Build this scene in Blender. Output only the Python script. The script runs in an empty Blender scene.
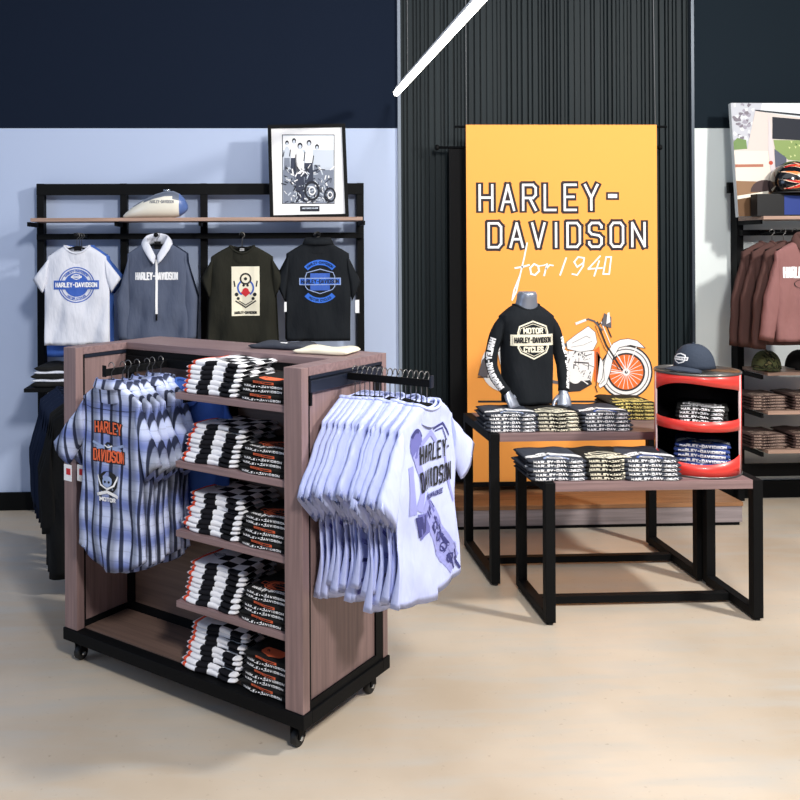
import bpy, bmesh, math, random
from mathutils import Vector, Matrix, noise
from mathutils.bvhtree import BVHTree
random.seed(7)
PI = math.pi
SC = bpy.context.scene
COL = SC.collection

# ------------------------------------------------------------ camera
CAMH = 1.7
_d = math.atan(.04); _ro = .0054
_r0 = Vector((math.cos(_d), -math.sin(_d), 0)); FW = Vector((math.sin(_d), math.cos(_d), 0)); _u0 = Vector((0, 0, 1))
RT = _r0 * math.cos(_ro) - _u0 * math.sin(_ro)
UP = _u0 * math.cos(_ro) + _r0 * math.sin(_ro)
CP = Vector((0, 0, CAMH))
cam = bpy.data.cameras.new('camera'); cam.sensor_width = 36; cam.lens = 40.5
cam.shift_x = .1375; cam.shift_y = -.1875; cam.clip_start = .05; cam.clip_end = 100
co = bpy.data.objects.new('camera', cam); COL.objects.link(co)
co.matrix_world = Matrix(((RT.x, UP.x, -FW.x, CP.x), (RT.y, UP.y, -FW.y, CP.y), (RT.z, UP.z, -FW.z, CP.z), (0, 0, 0, 1)))
SC.camera = co

def ray(x, y): return FW + RT * ((x - 290) / 900) + UP * ((250 - y) / 900)
def PZ(x, y, z): q = ray(x, y); return CP + q * ((z - CAMH) / q.z)
def PY(x, y, Y): q = ray(x, y); return CP + q * (Y / q.y)

# ------------------------------------------------------------ materials
def srgb(c):
    return tuple(((v / 255) / 12.92 if v / 255 <= .04045 else ((v / 255 + .055) / 1.055) ** 2.4) for v in c) + (1,)
MATS = {}
def mat(name, col, rough=.6, metal=0, bump=0, bscale=60, var=0, vscale=8, emit=0, coat=0, spec=.5, stretch=None, detail=4, sheen=0, bdist=.01):
    if name in MATS: return MATS[name]
    m = bpy.data.materials.new(name); m.use_nodes = True; nt = m.node_tree; N = nt.nodes; L = nt.links
    b = N['Principled BSDF']; c = srgb(col)
    b.inputs['Base Color'].default_value = c; b.inputs['Roughness'].default_value = rough; b.inputs['Metallic'].default_value = metal
    b.inputs['Specular IOR Level'].default_value = spec; b.inputs['Coat Weight'].default_value = coat
    if sheen: b.inputs['Sheen Weight'].default_value = sheen
    if emit: b.inputs['Emission Color'].default_value = c; b.inputs['Emission Strength'].default_value = emit
    if var or bump:
        tc = N.new('ShaderNodeTexCoord'); mp = N.new('ShaderNodeMapping'); L.new(tc.outputs['Object'], mp.inputs[0])
        if stretch: mp.inputs['Scale'].default_value = stretch
    if var:
        n = N.new('ShaderNodeTexNoise'); n.inputs['Scale'].default_value = vscale; n.inputs['Detail'].default_value = detail
        L.new(mp.outputs[0], n.inputs['Vector'])
        r = N.new('ShaderNodeValToRGB'); r.color_ramp.elements[0].position = .3; r.color_ramp.elements[1].position = .7
        r.color_ramp.elements[0].color = tuple(v * (1 - var) for v in c[:3]) + (1,)
        r.color_ramp.elements[1].color = tuple(min(1, v * (1 + var)) for v in c[:3]) + (1,)
        L.new(n.outputs['Fac'], r.inputs[0]); L.new(r.outputs[0], b.inputs['Base Color'])
    if bump:
        n2 = N.new('ShaderNodeTexNoise'); n2.inputs['Scale'].default_value = bscale; n2.inputs['Detail'].default_value = 3
        L.new(mp.outputs[0], n2.inputs['Vector'])
        bp = N.new('ShaderNodeBump'); bp.inputs['Strength'].default_value = bump; bp.inputs['Distance'].default_value = bdist
        L.new(n2.outputs['Fac'], bp.inputs['Height']); L.new(bp.outputs[0], b.inputs['Normal'])
    MATS[name] = m
    return m
def wood(name, col, axis, rough=.45, var=.22):
    s = {'x': (1.2, 30, 30), 'y': (30, 1.2, 30), 'z': (30, 30, 1.2)}[axis]
    return mat(name, col, rough, var=var, vscale=2.2, stretch=s, bump=.08, bscale=4, detail=6)
def nd(nt, kind, op=None, **kw):
    n = nt.nodes.new(kind)
    if op: n.operation = op
    for k, v in kw.items():
        s = n.inputs[int(k[1:])]
        if hasattr(v, 'is_output') or isinstance(v, bpy.types.NodeSocket): nt.links.new(v, s)
        else: s.default_value = v
    return n
def mth(nt, op, a, b=0.0): return nd(nt, 'ShaderNodeMath', op, _0=a, _1=b).outputs[0]
def mixc(nt, f, a, b):
    n = nt.nodes.new('ShaderNodeMix'); n.data_type = 'RGBA'
    for s, v in ((n.inputs[0], f), (n.inputs[6], a), (n.inputs[7], b)):
        if isinstance(v, bpy.types.NodeSocket): nt.links.new(v, s)
        else: s.default_value = v
    return n.outputs[2]
def uvmat(name, fn, rough=.85, bump=.6, bscale=13.0):
    m = bpy.data.materials.new(name); m.use_nodes = True; nt = m.node_tree
    b = nt.nodes['Principled BSDF']; b.inputs['Roughness'].default_value = rough; b.inputs['Specular IOR Level'].default_value = .2
    uv = nt.nodes.new('ShaderNodeUVMap'); uv.uv_map = 'UVMap'
    sp = nt.nodes.new('ShaderNodeSeparateXYZ'); nt.links.new(uv.outputs[0], sp.inputs[0])
    c = fn(nt, uv.outputs[0], sp.outputs[0], sp.outputs[1]); nt.links.new(c, b.inputs['Base Color'])
    tc = nt.nodes.new('ShaderNodeTexCoord'); n2 = nd(nt, 'ShaderNodeTexNoise', _0=tc.outputs['Object'], _2=bscale)
    bp = nd(nt, 'ShaderNodeBump', _0=bump, _1=.018); nt.links.new(n2.outputs[0], bp.inputs['Height']); nt.links.new(bp.outputs[0], b.inputs['Normal'])
    MATS[name] = m
    return m
def f_plaid(nt, uv, u, v):
    base = srgb((204, 214, 246)); navy = srgb((22, 28, 52)); mid = srgb((88, 108, 184)); grey = srgb((96, 100, 104))
    s = mth(nt, 'SINE', mth(nt, 'MULTIPLY', u, 2 * PI / .105)); s2 = mth(nt, 'SINE', mth(nt, 'MULTIPLY', u, 2 * PI / .052))
    h = mth(nt, 'SINE', mth(nt, 'MULTIPLY', v, 2 * PI / .12)); h2 = mth(nt, 'SINE', mth(nt, 'MULTIPLY', v, 2 * PI / .04))
    c = mixc(nt, mth(nt, 'MULTIPLY', nd(nt, 'ShaderNodeMapRange', _0=h, _1=-.6, _2=1.0, _3=0.0, _4=.8).outputs[0], 1.0), base, mid)
    c = mixc(nt, nd(nt, 'ShaderNodeMapRange', _0=s, _1=-.1, _2=.9, _3=0.0, _4=.6).outputs[0], c, grey)
    c = mixc(nt, nd(nt, 'ShaderNodeMapRange', _0=h2, _1=.9, _2=1.0, _3=0.0, _4=.18).outputs[0], c, navy)
    c = mixc(nt, nd(nt, 'ShaderNodeMapRange', _0=s2, _1=.45, _2=.75, _3=0.0, _4=.93).outputs[0], c, navy)
    return c
def f_check(nt, uv, u, v):
    ck = nt.nodes.new('ShaderNodeTexChecker'); ck.inputs['Scale'].default_value = 1 / .052
    nt.links.new(uv, ck.inputs['Vector'])
    wh = srgb((236, 236, 240)); bl = srgb((20, 20, 26)); og = srgb((240, 92, 60))
    c = mixc(nt, ck.outputs['Fac'], wh, bl)
    c = mixc(nt, mth(nt, 'LESS_THAN', u, -.052), c, wh)
    e = mth(nt, 'MULTIPLY', mth(nt, 'LESS_THAN', u, -.105), mth(nt, 'GREATER_THAN', u, -.122))
    return mixc(nt, e, c, og)
def f_camo(nt, uv, u, v):
    n = nd(nt, 'ShaderNodeTexNoise', _0=uv, _2=32.0).outputs[0]
    c = mixc(nt, mth(nt, 'GREATER_THAN', n, .5), srgb((92, 96, 62)), srgb((40, 44, 30)))
    return mixc(nt, mth(nt, 'GREATER_THAN', n, .6), c, srgb((122, 112, 78)))
uvmat('plaid cloth', f_plaid); uvmat('checkered cloth', f_check); uvmat('camouflage cloth', f_camo)

WALLB = mat('wall paint tinted by blue light', (182, 196, 224), .8, bump=.02, bscale=200)  # left wall shares the right wall's paint; bluish light is put into this colour
WALLW = mat('off white wall paint', (222, 230, 230), .8, bump=.02, bscale=200)
NAVY = mat('navy wall paint', (17, 27, 44), .9, spec=.15, bump=.02, bscale=200)
GREYU = mat('charcoal wall paint', (20, 30, 38), .9, spec=.15, bump=.02, bscale=200)
SLAT = mat('dark ribbed cladding', (14, 27, 32), .6, spec=.25, var=.25, vscale=3, stretch=(30, 1, .3))
BLK = mat('black powder coated steel', (7, 8, 10), .65, spec=.15)
BLKB = mat('dark navy steel', (24, 30, 44), .4)
BASEB = mat('black baseboard', (8, 9, 10), .8, spec=.15)
WOODZ = wood('grey brown laminate upright', (134, 110, 108), 'z')
WOODX = wood('grey brown laminate level', (134, 110, 110), 'x')
WOODD = wood('dark walnut laminate', (112, 90, 80), 'x')
SHELFW = wood('warm shelf laminate', (168, 138, 122), 'x')
PLATW = wood('oak platform boards', (150, 108, 74), 'x')
PLATF = wood('grey oak platform fascia', (140, 130, 132), 'x')
CHROME = mat('chrome', (200, 205, 210), .2, 1)
RUB = mat('black rubber', (14, 14, 15), .6)
WCL = mat('white cotton cloth', (216, 219, 230), .9, bump=.75, bscale=13, bdist=.022, stretch=(1, 1, .4), spec=.2)
LCL = mat('pale lilac blue cotton cloth', (188, 197, 240), .9, bump=.75, bscale=13, bdist=.022, stretch=(1, 1, .4), spec=.2)
GCL = mat('heather slate cloth', (84, 92, 112), .9, bump=.75, bscale=13, bdist=.022, stretch=(1, 1, .4), spec=.2)
KCL = mat('black cotton cloth', (24, 24, 24), .9, bump=.75, bscale=13, bdist=.022, stretch=(1, 1, .4), spec=.25)
OCL = mat('olive black cotton cloth', (34, 34, 27), .9, bump=.75, bscale=13, bdist=.022, stretch=(1, 1, .4), spec=.25)
NCL = mat('blue black cloth', (22, 26, 31), .9, bump=.75, bscale=13, bdist=.022, stretch=(1, 1, .4), spec=.25)
BCL = mat('blue cotton cloth', (70, 108, 190), .9, bump=.75, bscale=13, bdist=.022, stretch=(1, 1, .4), spec=.2)
DCL = mat('dark denim cloth', (22, 32, 54), .9, bump=.75, bscale=13, bdist=.022, stretch=(1, 1, .4), spec=.2)
MCL = mat('mauve brown cloth', (136, 96, 94), .95, bump=.75, bscale=13, bdist=.022, stretch=(1, 1, .4), spec=.2)
MDC = mat('dark brown cloth', (82, 58, 54), .95, bump=.75, bscale=13, bdist=.022, stretch=(1, 1, .4), spec=.2)
SCL = mat('charcoal cotton cloth', (58, 62, 72), .9, bump=.75, bscale=13, bdist=.022, stretch=(1, 1, .4), spec=.2)
CRM = mat('cream print', (232, 226, 204), .8)
WPR = mat('white print', (240, 240, 242), .8)
OPR = mat('orange print', (240, 92, 40), .8)
RPR = mat('red print', (200, 40, 48), .8)
BPR = mat('blue print', (52, 92, 180), .8)
BPR2 = mat('bright blue print', (48, 108, 214), .8)
KPR = mat('black print', (18, 18, 22), .8)
VPR = mat('violet grey print', (104, 106, 176), .85)
VPD = mat('dark violet print', (54, 56, 116), .85)
VPL = mat('light violet print', (148, 152, 214), .85)
YPR = mat('yellow print', (222, 204, 120), .8)
GPR = mat('grey print', (128, 130, 134), .8)
SLPR = mat('steel blue print', (150, 168, 208), .8)
BOR = mat('orange banner cloth', (252, 166, 74), .75, bump=.06, bscale=3)
SILV = mat('silver mannequin paint', (150, 156, 170), .35, .55)
REDM = mat('red drum enamel', (224, 58, 50), .35, coat=.3)
PINKM = mat('pale drum side enamel', (236, 206, 206), .35)
RIM = mat('brushed rim steel', (120, 118, 116), .35, .8)

# ------------------------------------------------------------ tagging
def tag(o, label=None, cat=None, group=None, kind=None):
    if label: o['label'] = label
    if cat: o['category'] = cat
    if group: o['group'] = group
    if kind: o['kind'] = kind
    return o
def empty(name, loc, rz=0, **k):
    o = bpy.data.objects.new(name, None); COL.objects.link(o); o.location = loc; o.rotation_euler = (0, 0, rz)
    o.empty_display_size = .1
    return tag(o, **k)
def copy_tree(o, parent=None):
    c = o.copy(); COL.objects.link(c)
    if parent: c.parent = parent
    for ch in [x for x in o.children]: copy_tree(ch, c)
    return c
ORD = ['top', 'second', 'third', 'fourth', 'fifth', 'sixth', 'seventh', 'eighth', 'ninth', 'tenth', 'eleventh', 'twelfth', 'thirteenth', 'fourteenth', 'fifteenth', 'sixteenth', 'seventeenth', 'eighteenth', 'nineteenth', 'twentieth']

# ------------------------------------------------------------ mesh builder
class MB:
    def __init__(s):
        s.bm = bmesh.new(); s.uv = s.bm.loops.layers.uv.new('UVMap'); s.mats = []
    def mi(s, m):
        if m not in s.mats: s.mats.append(m)
        return s.mats.index(m)
    def face(s, pts, m, smooth=False, uvs=None):
        f = s.bm.faces.new([p if isinstance(p, bmesh.types.BMVert) else s.bm.verts.new(p) for p in pts])
        f.material_index = s.mi(m); f.smooth = smooth
        if uvs:
            for l, u in zip(f.loops, uvs): l[s.uv].uv = u
        return f
    def box(s, a, b, m, bev=0, M=None):
        x0, y0, z0 = a; x1, y1, z1 = b
        v = [Vector(p) for p in ((x0, y0, z0), (x1, y0, z0), (x1, y1, z0), (x0, y1, z0), (x0, y0, z1), (x1, y0, z1), (x1, y1, z1), (x0, y1, z1))]
        if M: v = [M @ p for p in v]
        v = [s.bm.verts.new(p) for p in v]; fs = []
        for q in ((3, 2, 1, 0), (4, 5, 6, 7), (0, 1, 5, 4), (1, 2, 6, 5), (2, 3, 7, 6), (3, 0, 4, 7)):
            f = s.bm.faces.new([v[i] for i in q]); f.material_index = s.mi(m); fs.append(f)
        if bev:
            es = list({e for f in fs for e in f.edges})
            r = bmesh.ops.bevel(s.bm, geom=es, offset=bev, segments=2, profile=.6, affect='EDGES')
            for f in r['faces']: f.material_index = s.mi(m)
        return s
    def loft(s, rings, m, caps=True, smooth=True, closed=True, uvf=None):
        vr = [[s.bm.verts.new(p) for p in r] for r in rings]; n = len(vr[0]); k = s.mi(m)
        for a, b in zip(vr, vr[1:]):
            for i in range(n if closed else n - 1):
                j = (i + 1) % n
                f = s.bm.faces.new((a[i], a[j], b[j], b[i])); f.material_index = k; f.smooth = smooth
                if uvf:
                    for l in f.loops: l[s.uv].uv = uvf(l.vert.co)
        if caps and closed:
            for r in (vr[0][::-1], vr[-1]):
                f = s.bm.faces.new(r); f.material_index = k
                if uvf:
                    for l in f.loops: l[s.uv].uv = uvf(l.vert.co)
        return vr
    def tube(s, pts, r, m, n=8, caps=True, flat=1):
        pts = [Vector(p) for p in pts]; rings = []; prev = None
        rr = r if isinstance(r, (list, tuple)) else [r] * len(pts)
        for i, p in enumerate(pts):
            t = (pts[min(i + 1, len(pts) - 1)] - pts[max(i - 1, 0)]).normalized()
            if prev is None:
                prev = t.orthogonal().normalized()
            a = (prev - t * prev.dot(t)).normalized(); prev = a; b = t.cross(a)
            rings.append([p + (a * math.cos(2 * PI * k / n) + b * math.sin(2 * PI * k / n) * flat) * rr[i] for k in range(n)])
        s.loft(rings, m, caps); return s
    def lathe(s, prof, m, n=32, cx=0, cy=0, caps=True, sx=1, sy=1):
        s.loft([[(cx + r * sx * math.cos(2 * PI * k / n), cy + r * sy * math.sin(2 * PI * k / n), z) for k in range(n)] for r, z in prof], m, caps)
        return s
    def bvh(s):
        s.bm.normal_update(); return BVHTree.FromBMesh(s.bm)
    def build(s, name, parent=None, loc=(0, 0, 0), rot=(0, 0, 0), recalc=True, **k):
        if recalc: bmesh.ops.recalc_face_normals(s.bm, faces=s.bm.faces)
        me = bpy.data.meshes.new(name); s.bm.to_mesh(me); s.bm.free()
        for m in s.mats: me.materials.append(m)
        o = bpy.data.objects.new(name, me); COL.objects.link(o); o.location = loc; o.rotation_euler = rot
        if parent: o.parent = parent
        return tag(o, **k)

# ------------------------------------------------------------ stroke lettering and flat shapes (lists of 2-D polygons)
W_ = .58
GL = {
 'A': [[(0, 0), (.29, 1), (W_, 0)], [(.1, .33), (.48, .33)]],
 'B': [[(0, 0), (0, 1), (.45, 1), (.55, .88), (.55, .62), (.45, .52), (0, .52)], [(.45, .52), (.58, .4), (.58, .12), (.46, 0), (0, 0)]],
 'C': [[(W_, .78), (W_, .88), (.46, 1), (.12, 1), (0, .88), (0, .12), (.12, 0), (.46, 0), (W_, .12), (W_, .22)]],
 'D': [[(0, 0), (0, 1), (.44, 1), (W_, .85), (W_, .15), (.44, 0), (0, 0)]],
 'E': [[(.52, 1), (0, 1), (0, 0), (.52, 0)], [(0, .52), (.42, .52)]],
 'F': [[(.52, 1), (0, 1), (0, 0)], [(0, .52), (.42, .52)]],
 'G': [[(W_, .85), (.46, 1), (.12, 1), (0, .88), (0, .12), (.12, 0), (W_, 0), (W_, .45), (.32, .45)]],
 'H': [[(0, 0), (0, 1)], [(W_, 0), (W_, 1)], [(0, .5), (W_, .5)]],
 'I': [[(.1, 0), (.1, 1)]],
 'K': [[(0, 0), (0, 1)], [(W_, 1), (0, .45)], [(.15, .58), (W_, 0)]],
 'L': [[(0, 1), (0, 0), (.5, 0)]],
 'M': [[(0, 0), (0, 1), (.34, .4), (.68, 1), (.68, 0)]],
 'N': [[(0, 0), (0, 1), (W_, 0), (W_, 1)]],
 'O': [[(.12, 0), (0, .15), (0, .85), (.12, 1), (.46, 1), (W_, .85), (W_, .15), (.46, 0), (.12, 0)]],
 'P': [[(0, 0), (0, 1), (.45, 1), (W_, .88), (W_, .6), (.45, .48), (0, .48)]],
 'R': [[(0, 0), (0, 1), (.45, 1), (W_, .88), (W_, .6), (.45, .48), (0, .48)], [(.3, .48), (W_, 0)]],
 'S': [[(W_, .8), (W_, .88), (.46, 1), (.12, 1), (0, .88), (0, .64), (.12, .53), (.46, .47), (W_, .36), (W_, .12), (.46, 0), (.12, 0), (0, .12), (0, .2)]],
 'T': [[(0, 1), (W_, 1)], [(.29, 1), (.29, 0)]],
 'U': [[(0, 1), (0, .12), (.12, 0), (.46, 0), (W_, .12), (W_, 1)]],
 'V': [[(0, 1), (.29, 0), (W_, 1)]],
 'W': [[(0, 1), (.15, 0), (.37, .7), (.59, 0), (.74, 1)]],
 'Y': [[(0, 1), (.29, .48), (W_, 1)], [(.29, .48), (.29, 0)]],
 '-': [[(.08, .5), (.42, .5)]], '.': [[(.1, 0), (.1, .02)]],
 '1': [[(.1, .8), (.3, 1), (.3, 0)]], '9': [[(W_, .55), (0, .55), (0, 1), (W_, 1), (W_, 0)]], '4': [[(.4, 0), (.4, 1), (0, .3), (W_, .3)]],
 '0': [[(0, 0), (0, 1), (W_, 1), (W_, 0), (0, 0)]], ' ': [],
}
ADV = {'I': .2, 'M': .68, 'W': .74, '-': .5, ' ': .3, '.': .2, 'L': .5, 'E': .52}
def seg(a, b, w, ext=.7):
    a = Vector(a); b = Vector(b); d = b - a
    if d.length < 1e-6: return None
    t = d.normalized() * (w / 2); n = Vector((-t.y, t.x))
    a = a - t * ext; b = b + t * ext
    return [a - n, b - n, b + n, a + n]
def pl(pts, w, closed=False, ext=.7):
    if closed: pts = list(pts) + [pts[0]]
    return [q for q in (seg(a, b, w, ext) for a, b in zip(pts, pts[1:])) if q]
def txt(s, x0, y0, width, h, sw, gap=.3):
    """lettering whose outline fills x0..x0+width and y0..y0+h"""
    tot = sum(ADV.get(c, W_) for c in s) + gap * (len(s) - 1)
    kx = (width - sw) / tot; ky = h - sw; out = []; x = 0
    for c in s:
        for p in GL[c]:
            out += pl([(x0 + sw / 2 + (x + q[0]) * kx, y0 + sw / 2 + q[1] * ky) for q in p], sw)
        x += ADV.get(c, W_) + gap
    return out
def arc_map(polys, cx, cy, R, up=True):
    """bend polys (x = arc length from the middle, y = height over the arc)"""
    out = []
    for p in polys:
        q = []
        for v in p:
            if up: a = PI / 2 - v[0] / R; rr = R + v[1]
            else: a = -PI / 2 + v[0] / R; rr = R - v[1]
            q.append((cx + rr * math.cos(a), cy + rr * math.sin(a)))
        out.append(q)
    return out
def disc(cx, cy, r, n=20, ry=None):
    ry = ry or r
    return [[(cx + r * math.cos(2 * PI * k / n), cy + ry * math.sin(2 * PI * k / n)) for k in range(n)]]
def ringp(cx, cy, r0, r1, n=28, a0=0, a1=2 * PI, ky=1):
    o = []
    for k in range(n):
        a = a0 + (a1 - a0) * k / n; b = a0 + (a1 - a0) * (k + 1) / n
        o.append([(cx + r * math.cos(t), cy + r * math.sin(t) * ky) for r, t in ((r0, a), (r1, a), (r1, b), (r0, b))])
    return o
def rect(x0, y0, x1, y1): return [[(x0, y0), (x1, y0), (x1, y1), (x0, y1)]]
def grid_rect(x0, y0, x1, y1, s=.02):
    nx = max(1, int((x1 - x0) / s)); ny = max(1, int((y1 - y0) / s)); o = []
    for i in range(nx):
        for j in range(ny):
            o += rect(x0 + (x1 - x0) * i / nx, y0 + (y1 - y0) * j / ny, x0 + (x1 - x0) * (i + 1) / nx, y0 + (y1 - y0) * (j + 1) / ny)
    return o
def split_long(p, s=.02):
    """cut a four-cornered strip into pieces short enough to follow a curved surface"""
    if len(p) != 4: return [p]
    a, b, c, d = [Vector(v) for v in p]; L1 = (b - a).length; L2 = (d - a).length
    n = max(1, math.ceil(L1 / s)); m = max(1, math.ceil(L2 / s))
    if n * m == 1: return [p]
    out = []
    for i in range(n):
        for j in range(m):
            def P(u, v): return (a * (1 - u) + b * u) * (1 - v) + (d * (1 - u) + c * u) * v
            out.append([P(i / n, j / m), P((i + 1) / n, j / m), P((i + 1) / n, (j + 1) / m), P(i / n, (j + 1) / m)])
    return out
def stamp(mb, polys, m, bvh, off=.0015, frm=None, s=.02):
    """lay polygons given in x,z on the front (-y) of the cloth held in bvh"""
    frm = frm or (lambda x, z: (Vector((x, -1, z)), Vector((0, 1, 0))))
    off0 = off
    for ip, p0 in enumerate(polys):
        off = off0 + (ip % 9) * 3e-5
        for p in split_long(p0, s):
            vs = []
            for v in p:
                o, d = frm(v[0], v[1]); hit = bvh.ray_cast(o, d)
                if hit[0] is None: vs = None; break
                vs.append(hit[0] - d * off)
            if vs: mb.face(vs, m)
def flat(mb, polys, m, y=-.001):
    for i, p in enumerate(polys): mb.face([(v[0], y - (i % 9) * 3e-5, v[1]) for v in p], m)
def shield(cx, cy, w, h):
    return [(cx, cy + h / 2), (cx + w * .32, cy + h * .36), (cx + w * .36, cy + h * .2), (cx + w * .36, cy - h * .2), (cx + w * .3, cy - h * .33), (cx, cy - h / 2),
            (cx - w * .3, cy - h * .33), (cx - w * .36, cy - h * .2), (cx - w * .36, cy + h * .2), (cx - w * .32, cy + h * .36)]
def bar_shield(cx, cy, w, h, sw):
    o = pl(shield(cx, cy, w, h), sw, True)
    o += pl([(cx - w / 2, cy - h * .13), (cx + w / 2, cy - h * .13), (cx + w / 2, cy + h * .13), (cx - w / 2, cy + h * .13)], sw, True)
    return o
# ------------------------------------------------------------ garments
def garment(m, sh=.19, drop=.065, cw=.21, hw=.215, L=.62, d=.03, nk=.075, nf=.045, nb=.012, A=.012, seed=0, tail=0.0,
            slv=None, slv_r=None, sd=.03, flare=0, collar='crew', cm=None, split=None, neck_tuck=0):
    """a shirt hung up: origin at the top of the neck, front towards -y; slv = (outer, inner) points below the shoulder"""
    mb = MB(); R = random.Random(seed); N = 44
    ph = [R.uniform(0, 6.28) for _ in range(8)]
    def fold(x, z, back):
        t = min(1, max(0, -z / L)); o = ph[4] * (1 if back else 0)
        sw = .25 * math.sin(z * 7 + ph[6])
        g = math.sin(x * 29 + ph[0] + z * 5 + o + sw) + .8 * (1 - 2 * abs(math.sin(x * 26 - z * 6 + ph[1] + o + sw))) + .5 * math.sin(x * 15 + z * 24 + ph[2])
        return A * (.2 + .8 * t) * g * .8
    rows = []
    nb_ = 16
    for i in range(nb_ + 1):
        t = i / nb_; z = -L + (L - .23) * t
        w = hw + (cw - hw) * t ** .8 + flare * (1 - t) ** 2
        rows.append((z, w, d * (1.15 - .15 * t), t, 0))
    for i in range(1, 5):
        t = i / 4; rows.append((-.23 + (.23 - drop) * t, cw + (sh - cw) * t, d * (1 - .1 * t), 1, 0))
    for i in range(1, 7):
        t = i / 6; rows.append((-drop * (1 - t) ** 1.15, sh + (nk - sh) * t, d * .9 + (.04 - d * .9) * t * .6, 1, t))
    rings = []
    for z, w, dd, tt, s in rows:
        r = []
        for k in range(N):
            a = 2 * PI * k / N; c, sn = math.cos(a), math.sin(a)
            x = w * math.copysign(abs(c) ** .75, c); y = -dd * math.copysign(abs(sn) ** .7, sn) * (1 if abs(sn) > .01 else 0)
            zz = z
            if tail: zz += tail * (x / w) ** 2 * max(0, 1 - tt * 4)
            if s > 0:
                q = max(0, 1 - (x / w) ** 2)
                zz -= (nf if sn > 0 else nb) * q * s ** 2
                zz += 0
            y += fold(x, zz, sn < 0) * (1 - .75 * s)
            r.append(Vector((x, y, zz)))
        rings.append(r)
    uvf = lambda co: (co.x, co.z)
    # a turned-in edge gives the hem and the neck their thickness
    inner = [Vector((p.x * .97, p.y * .6, p.z + .012)) for p in rings[0]]
    mb.loft([inner] + rings, m, caps=False, uvf=uvf)
    last = rings[-1]
    if collar in ('crew',):
        cc = cm or m; n = len(last); rr = []
        for j in range(6):
            a = 2 * PI * j / 6
            rr.append([Vector((p.x * (1 + .09 * math.cos(a)), p.y * (1 + .12 * math.cos(a)), p.z + .007 * math.sin(a))) for p in last])
        mb.loft(rr + [rr[0]], cc, caps=False, uvf=uvf)
    inn = [Vector((p.x * .93, p.y * .85, p.z - .06)) for p in last]
    mb.loft([last, inn], m, caps=False, uvf=uvf)
    # sleeves
    for sgn, S in ((-1, slv), (1, slv_r or slv)):
        if not S: continue
        segs = [((sh - .012, -drop - .002), (cw - .012, -.225))] + list(S)
        rr = []; M_ = 14
        pts = []
        for (o0, i0), (o1, i1) in zip(segs, segs[1:]):
            nn = 7
            for j in range(nn): pts.append((Vector(o0).lerp(Vector(o1), j / nn), Vector(i0).lerp(Vector(i1), j / nn)))
        pts.append((Vector(segs[-1][0]), Vector(segs[-1][1])))
        q = len(pts)
        for j, (o_, i_) in enumerate(pts):
            mid = (o_ + i_) / 2; h = (o_ - i_) / 2; dep = sd * (.75 + .25 * math.sin(j / q * 3))
            wr = A * .35 * math.sin(j * 1.7 + ph[3] + sgn)
            ring = []
            for k in range(M_):
                a = 2 * PI * k / M_
                c, sn = math.cos(a), math.sin(a)
                ring.append(Vector(((mid.x + h.x * c) * sgn, -dep * math.copysign(abs(sn) ** .8, sn) + wr * (.3 + .5 * c) + A * .3 * math.sin(3 * c + ph[5] + j * .2), mid.y + h.y * c)))
            rr.append(ring)
        e = rr[-1]; cen = sum(e, Vector()) / len(e); pc = sum(rr[-2], Vector()) / len(e)
        cuff = [cen + (p - cen) * .9 + (pc - cen) * .9 for p in e]
        mb.loft(rr + [cuff], m, caps=True, uvf=uvf)
    return mb
def shirt_collar(m, nk=.08, h=.045, name='collar', parent=None):
    mb = MB(); N = 28; rr = []
    for j, (k, z, y0) in enumerate(((1, -.012, 0), (1.02, h, 0), (1.1, h + .006, 0), (1.32, -.004, -.01), (1.22, -.01, -.008))):
        r = []
        for i in range(N):
            a = PI * 2 * i / N; c, s = math.cos(a), math.sin(a)
            r.append(Vector((nk * k * c, .045 * k * s + y0 * 0, z - (.0 if s < 0 else .012) + (0 if j in (1, 2) else 0))))
        rr.append(r)
    mb.loft(rr, m, caps=False, uvf=lambda c_: (c_.x, c_.z * 1.3 + .1))
    return mb.build(name, parent)
def tee_sleeve(out=.085, len_=.2, wd=.105):
    return None
def hanger(loc, rz=0, hw=.17, drop=.055, rise=.055, body=None, **k):
    """a hanger inside a shirt whose neck is at loc; its hook closes over a rail rise above the neck"""
    t = empty('clothes_hanger', loc, rz, **k)
    a = MB(); a.tube([(-hw, 0, -drop), (-hw * .6, 0, -drop * .55), (-.03, 0, -.012), (0, 0, -.006), (.03, 0, -.012), (hw * .6, 0, -drop * .55), (hw, 0, -drop)], [.005, .007, .007, .008, .007, .007, .005], body or BLK, 8, flat=.6)
    a.build('shoulder_bar', t)
    b = MB(); r = .016
    pts = [(0, 0, -.006), (0, 0, rise - r - .006)] + [(r * math.sin(x), 0, rise - r * math.cos(x)) for x in [.35 + i * .5 for i in range(10)]]
    b.tube(pts, .002, RIM, 6)
    b.build('hook', t, label='chrome hook')
    return t
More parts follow.
